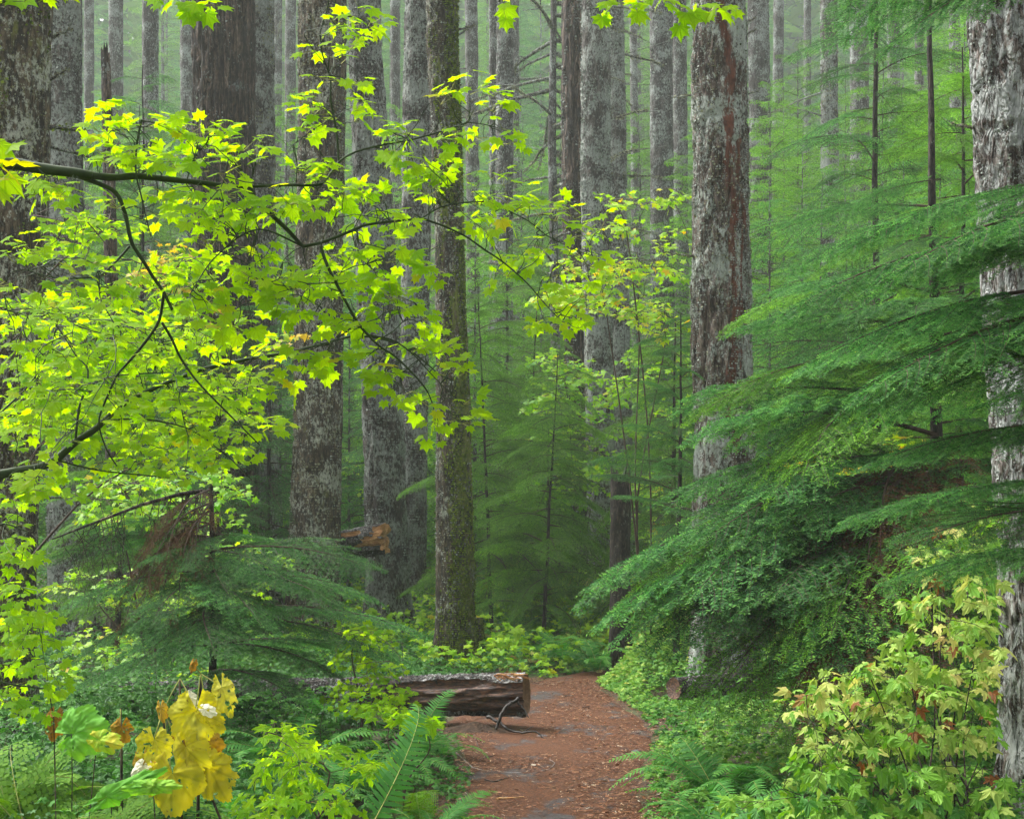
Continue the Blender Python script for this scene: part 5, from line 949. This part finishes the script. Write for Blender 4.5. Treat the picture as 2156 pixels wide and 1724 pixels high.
# ---------------------------------------------------------------- fallen logs
M['log_bark'] = bark('wet_black_and_white_log_bark', (.015, .012, .011), (.06, .05, .045), (.10, .09, .085), .42, (.34, .34, .33), .1, furrow=(9, 9, 9), bump=.8)
M['redwood'] = simple('wet_red_heartwood', [(.3, (.008, .004, .003)), (.5, (.060, .022, .010)), (.68, (.20, .085, .035)), (.78, (.34, .17, .08))], 6, .5, (2.6, 9, 9), .7, .5)
M['cutwood'] = simple('sawn_wood_face', [(.3, (.08, .04, .02)), (.7, (.24, .14, .075))], 9, .7, (1, 3, 3), .4, .3)
M['splinter'] = simple('fresh_orange_splintered_wood', [(.3, (.12, .04, .015)), (.5, (.46, .21, .07)), (.70, (.68, .46, .22))], 7, .6, (1.5, 8, 8), .7, .3)
M['deadstick'] = simple('black_wet_branch', [(.3, (.008, .006, .005)), (.7, (.03, .022, .017))], 30, .5)
M['palestick'] = simple('pale_weathered_twig', [(.3, (.12, .10, .09)), (.7, (.40, .38, .36))], 40, .8)
M['stone'] = simple('grey_stone', [(.3, (.06, .06, .065)), (.7, (.16, .155, .16))], 8, .7)
def fallen(label, A, B, rA, rB, seed, open_from=None, open_ang=(0, 0), cut=True, depth=.18, jag=0, mats=('log_bark', 'redwood'), endmat='cutwood', n=90, m=64, hollow=.06, flake=900):
    """log from A to B (B = the visible end); strip of bark missing over open_ang beyond open_from"""
    A, B = np.array(A, float), np.array(B, float); ax = unit(B - A); side = unit(np.cross(ax, [0, 0, 1.0])); up = np.cross(side, ax); Lg = np.linalg.norm(B - A)
    s = np.linspace(0, 1, n); th = np.arange(m) / m * 2 * pi; S_, T_ = np.meshgrid(s, th, indexing='ij')
    R = (rA + (rB - rA) * S_); X_ = S_ * Lg; cx, sx = np.cos(T_), np.sin(T_)
    R = R * (1 + .05 * vnoise(cx * 1.5, sx * 1.5, X_ * 1.5, seed)) + .010 * vnoise(cx * 9, sx * 9, X_ * 14, seed + 1) + .008 * vnoise(cx * 18, sx * 18, X_ * 26, seed + 2)
    opn = np.zeros_like(R, bool)
    if open_from is not None:
        a0, a1 = open_ang; jn = .10 * vnoise(cx * 3, sx * 3, X_ * 5, seed + 5)
        e0 = a0 + .35 * vnoise(X_ * 2.2, 0, 0, seed + 6); e1 = a1 + .25 * vnoise(X_ * 3, 3, 0, seed + 7); tt = (T_ + pi) % (2 * pi) - pi
        opn = (S_ + jn > open_from) & (tt > e0) & (tt < e1)
        R = np.where(opn, R * (1 - depth) + .030 * vnoise(T_ * 3.5, 0, X_ * 2.2, seed + 9) - .020 * np.abs(vnoise(T_ * 12, 0, X_ * 1.6, seed + 10)) + .008 * vnoise(T_ * 9, 0, X_ * 16, seed + 12), R)
    XX = X_ + (jag * vnoise(cx * 4, sx * 4, 0, seed + 3) * np.clip((S_ - .9) / .1, 0, 1) if jag else 0)
    V = A + XX[..., None] * ax + (R * cx)[..., None] * side + (R * sx)[..., None] * up
    i = np.arange(n - 1)[:, None] * m; j = np.arange(m)[None]; jn_ = (j + 1) % m; q = np.stack([i + j, i + jn_, i + m + jn_, i + m + j], -1)
    root = empty('fallen_log', tuple(A)); tag(root, label, 'log'); op = opn[:-1].ravel(); V0 = V.reshape(-1, 3) - A
    b = MB(); b.add(V0, q.reshape(-1, 4)[~op], 0, 0); link('bark', b.mesh('bark', M[mats[0]]), root)
    if op.any(): b = MB(); b.add(V0, q.reshape(-1, 4)[op], 0, 0); link('heartwood', b.mesh('heartwood', M[mats[1]]), root)
    ring = V[-1] - A; c = ring.mean(0); rings = [ring]
    for f, dd in ((.9, -.2), (.6, -.6), (.3, -.9)): rings.append(c + (ring - c) * f + ax * hollow * dd + (jag * .6 * vnoise(cx[-1] * 5 * f, sx[-1] * 5 * f, f * 9, seed)[:, None] * ax if jag else 0))
    VV = np.concatenate(rings + [c[None] - ax * hollow]); k = np.arange(3)[:, None] * m; q2 = np.stack([k + j, k + jn_, k + m + jn_, k + m + j], -1).reshape(-1, 4)
    b = MB(); b.add(VV, q2, 0, 0); b.add(VV[-m - 1:], np.stack([j[0], jn_[0], np.full(m, m)], 1), 0, 0); link('end_face', b.mesh('end_face', M[endmat]), root)
    if flake:
        rr_ = np.random.default_rng(seed); it = rr_.integers(0, m, flake * 3); iz = rr_.integers(1, n - 2, flake * 3); ok = (~opn[iz, it]) & (np.sin(it / m * 2 * pi) > -.2); it, iz = it[ok][:flake], iz[ok][:flake]
        p = V[iz, it] - A; nn = np.cos(it / m * 2 * pi)[:, None] * side + np.sin(it / m * 2 * pi)[:, None] * up; X, Y, Z = frames(nn * .3 + rr_.normal(0, .6, p.shape), nn + rr_.normal(0, .3, p.shape))
        b = MB(); b.inst(FLK, p + nn * .004, X, Y, Z, .022 * (.4 + rr_.random(len(p))), rr_.random(len(p))); link('lichen', b.mesh('lichen', M['lichen']), root)
    return root, ax, side, up
fallen('big cut log with bark peeled off its reddish side, jutting onto the path', P(230, 1468, 11.9), P(1108, 1462, 11.1), .13, .18, 7, open_from=.66, open_ang=(-1.15, .85), depth=.17, n=150, m=90, flake=500)
fallen('high leaning broken log with orange splintered tip, wedged behind the brown lichened trunk', P(90, 1262, 20.5), P(812, 1133, 19.2), .15, .22, 8, open_from=.93, open_ang=(-1.2, .9), depth=.14, jag=.07, mats=('log_bark', 'splinter'), endmat='splinter', hollow=.02, flake=500)
fallen('short sawn pale-barked log end in the low leaves right of the path', P(1660, 1430, 13.4), P(1418, 1450, 12.6), .115, .105, 9, endmat='redwood', hollow=.015, flake=0)
# jagged orange splinters at the big log's upper edge
def sticks(name, label, cat, runs, mat, group=None):
    c = np.array(runs[0][0][0], float); root = None; b = MB()
    for pts, r0, r1 in runs:
        pts = np.array(pts, float); t = np.linspace(0, 1, 4 * len(pts)); q = np.stack([np.interp(t, np.linspace(0, 1, len(pts)), pts[:, k]) for k in range(3)], 1) + np.random.default_rng(len(pts)).normal(0, r0 * .25, (len(t), 3)); b.tube(q - c, np.interp(t, [0, 1], [r0, r1]), 7, 0, .4)
    o = link(name, b.mesh(name, M[mat])); o.location = tuple(c); return tag(o, label, cat, group)
def G(x, y, h=0.0):
    d = gd(y)
    for _ in range(6): d = F * (CAMZ - float(gz(px(x, d), d)) - .016 - h) / (y - YH)
    return P(x, y, d)
r = np.random.default_rng(77); runs = []
for k in range(16):
    p = P(1040 + 50 * r.random(), 1416 + 10 * r.random(), 11.0); runs.append(([p, p + [r.uniform(.05, .16), -.03, r.uniform(-.05, .01)]], .008, .002))
sticks('splinters', 'orange splintered wood at the broken upper rim of the cut log', 'wood splinters', runs, 'splinter')
def D_(pts, d0, d1): return pl(pts, d0, d1)
sticks('dead_branch', 'black forked dead branch propped under the cut log, tip lying on the path', 'branch',
       [(D_([(1092, 1471), (1067, 1485), (1054, 1504), (1045, 1535)], 10.85, 10.75), .016, .012), (D_([(1025, 1507), (1050, 1519), (1074, 1538), (1098, 1543), (1125, 1538), (1147, 1555)], 10.9, 10.55), .015, .006), (D_([(1098, 1543), (1112, 1534), (1123, 1529)], 10.7, 10.6), .006, .002)], 'deadstick')
sticks('dead_branch', 'short dark stub hanging from the cut end of the log', 'branch', [(D_([(1088, 1476), (1103, 1492), (1113, 1510)], 10.85, 10.75), .010, .004)], 'deadstick')
sticks('twig', 'long curved pale twig lying across the path', 'twig', [([G(952, 1575), G(975, 1598), G(994, 1614), G(1013, 1621), G(1086, 1627), G(1135, 1623), G(1159, 1617), G(1169, 1606), G(1157, 1597)], .006, .002)], 'palestick')
sticks('stick', 'short orange-brown stick near the bottom of the path', 'stick', [([G(1045, 1682), G(1103, 1678)], .009, .007)], 'splinter')
sticks('stick', 'reddish bark sliver on the path edge below the log', 'stick', [([G(998, 1546), G(1008, 1574)], .011, .004)], 'redwood')
sticks('twig', 'dark twig at the left path edge above the pale curved twig', 'twig', [([G(1012, 1598), G(1037, 1592)], .008, .005)], 'deadstick')
sticks('twig', 'dark bent twig at the left path edge below the pale curved twig', 'twig', [([G(1020, 1640), G(1040, 1645), G(1070, 1637)], .007, .003)], 'deadstick')
sticks('twig', 'tiny dark stick near the far end of the path', 'twig', [([G(1191, 1466), G(1206, 1465)], .012, .01)], 'deadstick')
sticks('twig', 'thin dark twig halfway up the path, right side', 'twig', [([G(1228, 1489), G(1242, 1487)], .01, .006)], 'deadstick')
sticks('dead_branch', 'bare reddish branch fallen behind the path end, left of the dark stub', 'branch', [(D_([(1185, 1160), (1215, 1175), (1262, 1200)], 24, 24), .03, .02)], 'redwood')
b = MB()
for k, (x, y, s_) in enumerate([(1140, 1548, .05), (1100, 1561, .03), (1282, 1545, .05), (1340, 1580, .05), (1172, 1532, .025), (1240, 1575, .03), (1180, 1640, .02), (1290, 1640, .03), (1255, 1600, .02), (1060, 1710, .022)]):
    me_r = np.random.default_rng(k); th = np.arange(10) / 10 * 2 * pi; vv = [];
    for ph, hh in ((1, 0), (.92, .45), (.5, .85), (.02, 1)): vv.append(np.stack([np.cos(th) * ph * (1 + .2 * vnoise(np.cos(th) * 2, np.sin(th) * 2, k)), np.sin(th) * ph * .8, np.full(10, hh * .4)], 1))
    i = np.arange(3)[:, None] * 10; j = np.arange(10)[None]; bb = MB(); bb.add(np.concatenate(vv) * s_, np.stack([i + j, i + (j + 1) % 10, i + 10 + (j + 1) % 10, i + 10 + j], -1).reshape(-1, 4))
    o = link('stone', bb.mesh('stone', M['stone'])); g_ = G(x, y); o.location = (g_[0], g_[1], g_[2] - .01); tag(o, 'small grey stone half sunk in the path', 'stone', 'stones in the path')
# heap of dirt below the log
xs = np.linspace(-1, 1, 40); X_, Y_ = np.meshgrid(xs, xs); rr2 = np.sqrt(X_ ** 2 + Y_ ** 2); c = G(1000, 1540); Z_ = .11 * np.clip(1 - rr2, 0, 1) ** 1.2 * (1 + .4 * fbm(X_ * 3, Y_ * 3, 0 * X_, 3, 8)) - .03
V = np.stack([X_ * .55, Y_ * .45, Z_], -1).reshape(-1, 3); i = np.arange(39)[:, None] * 40 + np.arange(39)[None]; b = MB(); b.add(V, np.stack([i, i + 1, i + 41, i + 40], -1).reshape(-1, 4))
M['dirt'] = simple('crumbly_dark_dirt', [(.3, (.012, .008, .006)), (.55, (.06, .038, .025)), (.75, (.14, .085, .05))], 30, .9, (1, 1, 1), 1.0, .15, .03)
o = link('dirt_heap', b.mesh('dirt_heap', M['dirt'])); o.location = (c[0], c[1] + .1, float(gz(c[0], c[1]))); tag(o, 'low heap of dark crumbly dirt beneath the cut log', 'dirt heap')

# ---------------------------------------------------------------- devil's club: big yellow hanging leaves
def big_leaf(R, lobes, seed, wide=1.0, holes=.0, fold=.25, tint=.5, curl=.35, aspect=1.0):
    r = np.random.default_rng(seed); na, nr = 110, 16; A = np.radians(np.linspace(-158, 158, na)); la = np.linspace(-130, 130, lobes); ll = 1 - .42 * np.abs(la / 130) ** 1.3
    rad = np.zeros(na)
    for a, l in zip(la, ll):
        x = np.abs(np.degrees(A) - a) / (260 / (lobes - 1)); rad = np.maximum(rad, l * (1 - .46 * np.clip(x, 0, 1) ** 1.3))
    rad = np.maximum(rad, .22) * (1 + .035 * ((np.arange(na) * 3) % 7 - 3) / 3 * r.uniform(.3, 1.9, na)); f = np.linspace(0.02, 1, nr)
    RR = rad[None] * f[:, None]; AA = np.repeat(A[None], nr, 0); crease = np.abs(((np.degrees(AA) + 130) / (260 / (lobes - 1)) + .5) % 1 - .5)
    X = np.sin(AA) * RR * aspect; Y = np.cos(AA) * RR; Z = -curl * RR ** 2 + crease * RR * .14 * -1 - fold * np.abs(X) * RR + .10 * vnoise(X * 2.6, Y * 2.6, 0, seed) + .07 * vnoise(X * 6, Y * 6, 0, seed) + .03 * vnoise(X * 16, Y * 16, 0, seed)
    V = np.stack([X, Y, Z], -1).reshape(-1, 3) * R; i = np.arange(nr - 1)[:, None] * na + np.arange(na - 1)[None]; q = np.stack([i, i + 1, i + na + 1, i + na], -1).reshape(-1, 4)
    if holes: cen = V[q].mean(1) / R; m = fbm(cen[:, 0] * 6, cen[:, 1] * 6, 0 * cen[:, 0], 2, seed + 5); q = q[(m < .62 - holes) | (np.hypot(cen[:, 0], cen[:, 1]) < .2)]
    t = np.clip(tint + .25 * fbm(V[:, 0] / R * 2, V[:, 1] / R * 2, 0 * V[:, 0], 3, seed) - .25 * np.clip(RR.ravel() / RR.max() - .8, 0, 1), 0, 1)
    return V, q, t, (V / R).astype(np.float32)
M['amber'] = foliage('amber_leaves', [(0, (.13, .06, .018)), (.5, (.36, .21, .03)), (1, (.50, .38, .05))], .35, 1.1, .9, .05, veins=36, blotch=(30, .56, (.12, .06, .02)))
M['clubgreen'] = foliage('big_green_leaves', [(0, (.08, .26, .03)), (.5, (.16, .44, .05)), (.9, (.40, .58, .05)), (1, (.62, .56, .05))], .4, 1.2, .7, .2, veins=36, blotch=(30, .70, (.3, .2, .03)))
M['pale'] = foliage('pale_leaf_undersides', [(0, (.62, .58, .40)), (1, (.80, .78, .62))], .3, 1.1, .6, .2, veins=36)
dc = 6.2; base = P(415, 1724, dc); base[2] = float(gz(base[0], base[1])) - .05; root = empty('devils_club', tuple(base)); tag(root, 'prickly shrub with huge hanging yellow lobed leaves, lower left', 'shrub')
loc = np.array(base); b = MB()
for pts, a0, a1 in [([(415, 1800), (418, 1640), (421, 1500), (423, 1420)], .009, .006), ([(345, 1800), (347, 1600), (346, 1490)], .008, .006), ([(380, 1800), (385, 1600), (380, 1500), (378, 1430)], .008, .005), ([(255, 1800), (256, 1600), (254, 1490)], .008, .005), ([(475, 1750), (430, 1640), (425, 1560)], .007, .004)]:
    b.tube(np.array(pl(pts, dc + .05, dc + .05)) - loc, np.linspace(a0, a1, len(pts)), 6, 0, .4)
for pts in [[(422, 1420), (418, 1455), (412, 1490)], [(379, 1428), (362, 1458), (348, 1487), (323, 1556)], [(379, 1428), (390, 1448), (398, 1468)], [(423, 1418), (440, 1428), (457, 1439), (466, 1448)], [(423, 1418), (412, 1405), (407, 1396)], [(346, 1500), (360, 1530), (385, 1570)], [(346, 1500), (352, 1560), (361, 1625)], [(430, 1560), (436, 1590), (437, 1615)], [(254, 1492), (253, 1530)], [(423, 1418), (428, 1450), (430, 1490)], [(346, 1490), (335, 1520), (330, 1545)]]:
    b.tube(np.array(pl(pts, dc - .03, dc - .08)) - loc, .0028, 5, 1, .4)
link('stem', b.mesh('stem', [M['bark_brown'], M['petiole']]), root)
def club(px_, py_, ang, Rpx, mat, tint, seed, lobes=7, holes=.03, toward=.25, aspect=1.0, fold=.25, d=dc - .1, roll=0, curl=.22, parent=None):
    V, q, t, uv = big_leaf(Rpx / F * d, lobes, seed, holes=holes, tint=tint, aspect=aspect, fold=fold, curl=curl); pr = parent or root
    a = radians(ang); fwd = unit(np.array([cos(a), -toward, -sin(a)])); up = unit(np.array([roll, -1.0, .25])); X, Y, Z = frames(fwd[None], up[None])
    Vw = V @ np.stack([X[0], Y[0], Z[0]]) + P(px_, py_, d) - np.array(pr.location); b = MB(); b.add(Vw, q, 0, t, uv); link('leaf', b.mesh('leaf', M[mat]), pr)
club(412, 1492, 84, 84, 'yellow', .55, 1, holes=.02, fold=.1)
club(432, 1560, 100, 56, 'amber', .6, 2, d=dc + .06, holes=.05)
club(400, 1548, 130, 52, 'amber', .45, 3, d=dc + .08)
club(323, 1556, 92, 56, 'yellow', .6, 4, holes=.22, fold=.1)
club(385, 1570, 82, 74, 'yellow', .5, 5, aspect=.8, fold=.9, d=dc - .16, roll=-.3)
club(438, 1614, 58, 84, 'yellow', .35, 6, aspect=.75, fold=.5, d=dc - .05)
club(361, 1626, 88, 92, 'yellow', .42, 7, aspect=.95, fold=.35, d=dc - .2, lobes=5)
club(467, 1447, 72, 66, 'yellow', .75, 8, holes=.2, aspect=.5, fold=.1)
club(407, 1395, 105, 22, 'amber', .3, 9, aspect=.5, fold=.9)
club(254, 1530, 97, 44, 'amber', .45, 10, aspect=.75, fold=.3, holes=.15)
club(338, 1488, 80, 34, 'amber', .75, 11, aspect=.5, fold=.9, holes=.15)
club(398, 1466, 60, 30, 'pale', .6, 12, aspect=.6, fold=.6, d=dc + .02)
club(430, 1492, 20, 30, 'pale', .9, 13, aspect=.6, fold=.4, d=dc - .16)
club(300, 1612, 118, 42, 'pale', .8, 14, aspect=.6, fold=.3, d=dc - .05)
club(428, 1500, 25, 46, 'yellow', .5, 15, aspect=.6, fold=.5, d=dc - .14)
club(300, 1600, 80, 50, 'amber', .85, 18, aspect=.7, fold=.5, d=dc + .03, holes=.1)
b2 = P(170, 1724, 6.0); b2[2] = float(gz(b2[0], b2[1])) - .05; root2 = empty('devils_club', tuple(b2)); tag(root2, 'prickly shrub with a big flat green lobed leaf, left of the yellow one', 'shrub')
b = MB()
for pts in [[(150, 1800), (152, 1640), (150, 1545)], [(180, 1800), (200, 1600), (206, 1555)], [(230, 1800), (235, 1700), (225, 1672)], [(330, 1800), (325, 1700), (322, 1655)], [(119, 1800), (115, 1600), (113, 1510), (100, 1440), (92, 1430)]]:
    b.tube(np.array(pl(pts, 6.05, 6.0)) - b2, .0026, 5, 0, .4)
link('stem', b.mesh('stem', M['bark_brown']), root2)
club(150, 1545, -18, 80, 'clubgreen', .45, 20, d=6.0, lobes=7, fold=.05, curl=.2, parent=root2, toward=.1)
club(206, 1556, 12, 56, 'clubgreen', .97, 21, d=5.95, aspect=.6, fold=.3, parent=root2)
club(222, 1676, -28, 140, 'clubgreen', .5, 22, d=5.9, aspect=.22, fold=.2, parent=root2, toward=.2)
club(322, 1654, -2, 62, 'clubgreen', .75, 23, d=5.8, aspect=.35, fold=.3, parent=root2, toward=.2)
club(322, 1654, 178, 70, 'clubgreen', .6, 24, d=5.8, aspect=.35, fold=.3, parent=root2, toward=.2)
club(113, 1510, 96, 50, 'amber', .25, 25, d=6.1, aspect=.6, fold=.5, parent=root2, holes=.24)
0 and club(58, 1540, 84, 46, 'amber', .1, 26, d=6.1, aspect=.55, fold=.5, parent=root2, holes=.22)
club(110, 1470, -20, 44, 'clubgreen', .7, 27, d=6.2, aspect=.3, fold=.3, parent=root2)
# ---------------------------------------------------------------- mist
if HAZE:
    hz_m, t = mat_new('mist'); out = N(t, 'ShaderNodeOutputMaterial'); pv = N(t, 'ShaderNodeVolumePrincipled')
    pv.inputs['Color'].default_value = (.86, .93, .88, 1); pv.inputs['Density'].default_value = HAZE; pv.inputs['Anisotropy'].default_value = .2
    t.links.new(pv.outputs[0], out.inputs['Volume'])
    x0, x1, y0, y1, z0, z1 = -125, 125, -35, 195, -3, 95
    b = MB(); b.add([(x0, y0, z0), (x1, y0, z0), (x1, y1, z0), (x0, y1, z0), (x0, y0, z1), (x1, y0, z1), (x1, y1, z1), (x0, y1, z1)], [(0, 3, 2, 1), (4, 5, 6, 7), (0, 1, 5, 4), (1, 2, 6, 5), (2, 3, 7, 6), (3, 0, 4, 7)])
    tag(link('haze', b.mesh('haze', hz_m, False)), kind='stuff')
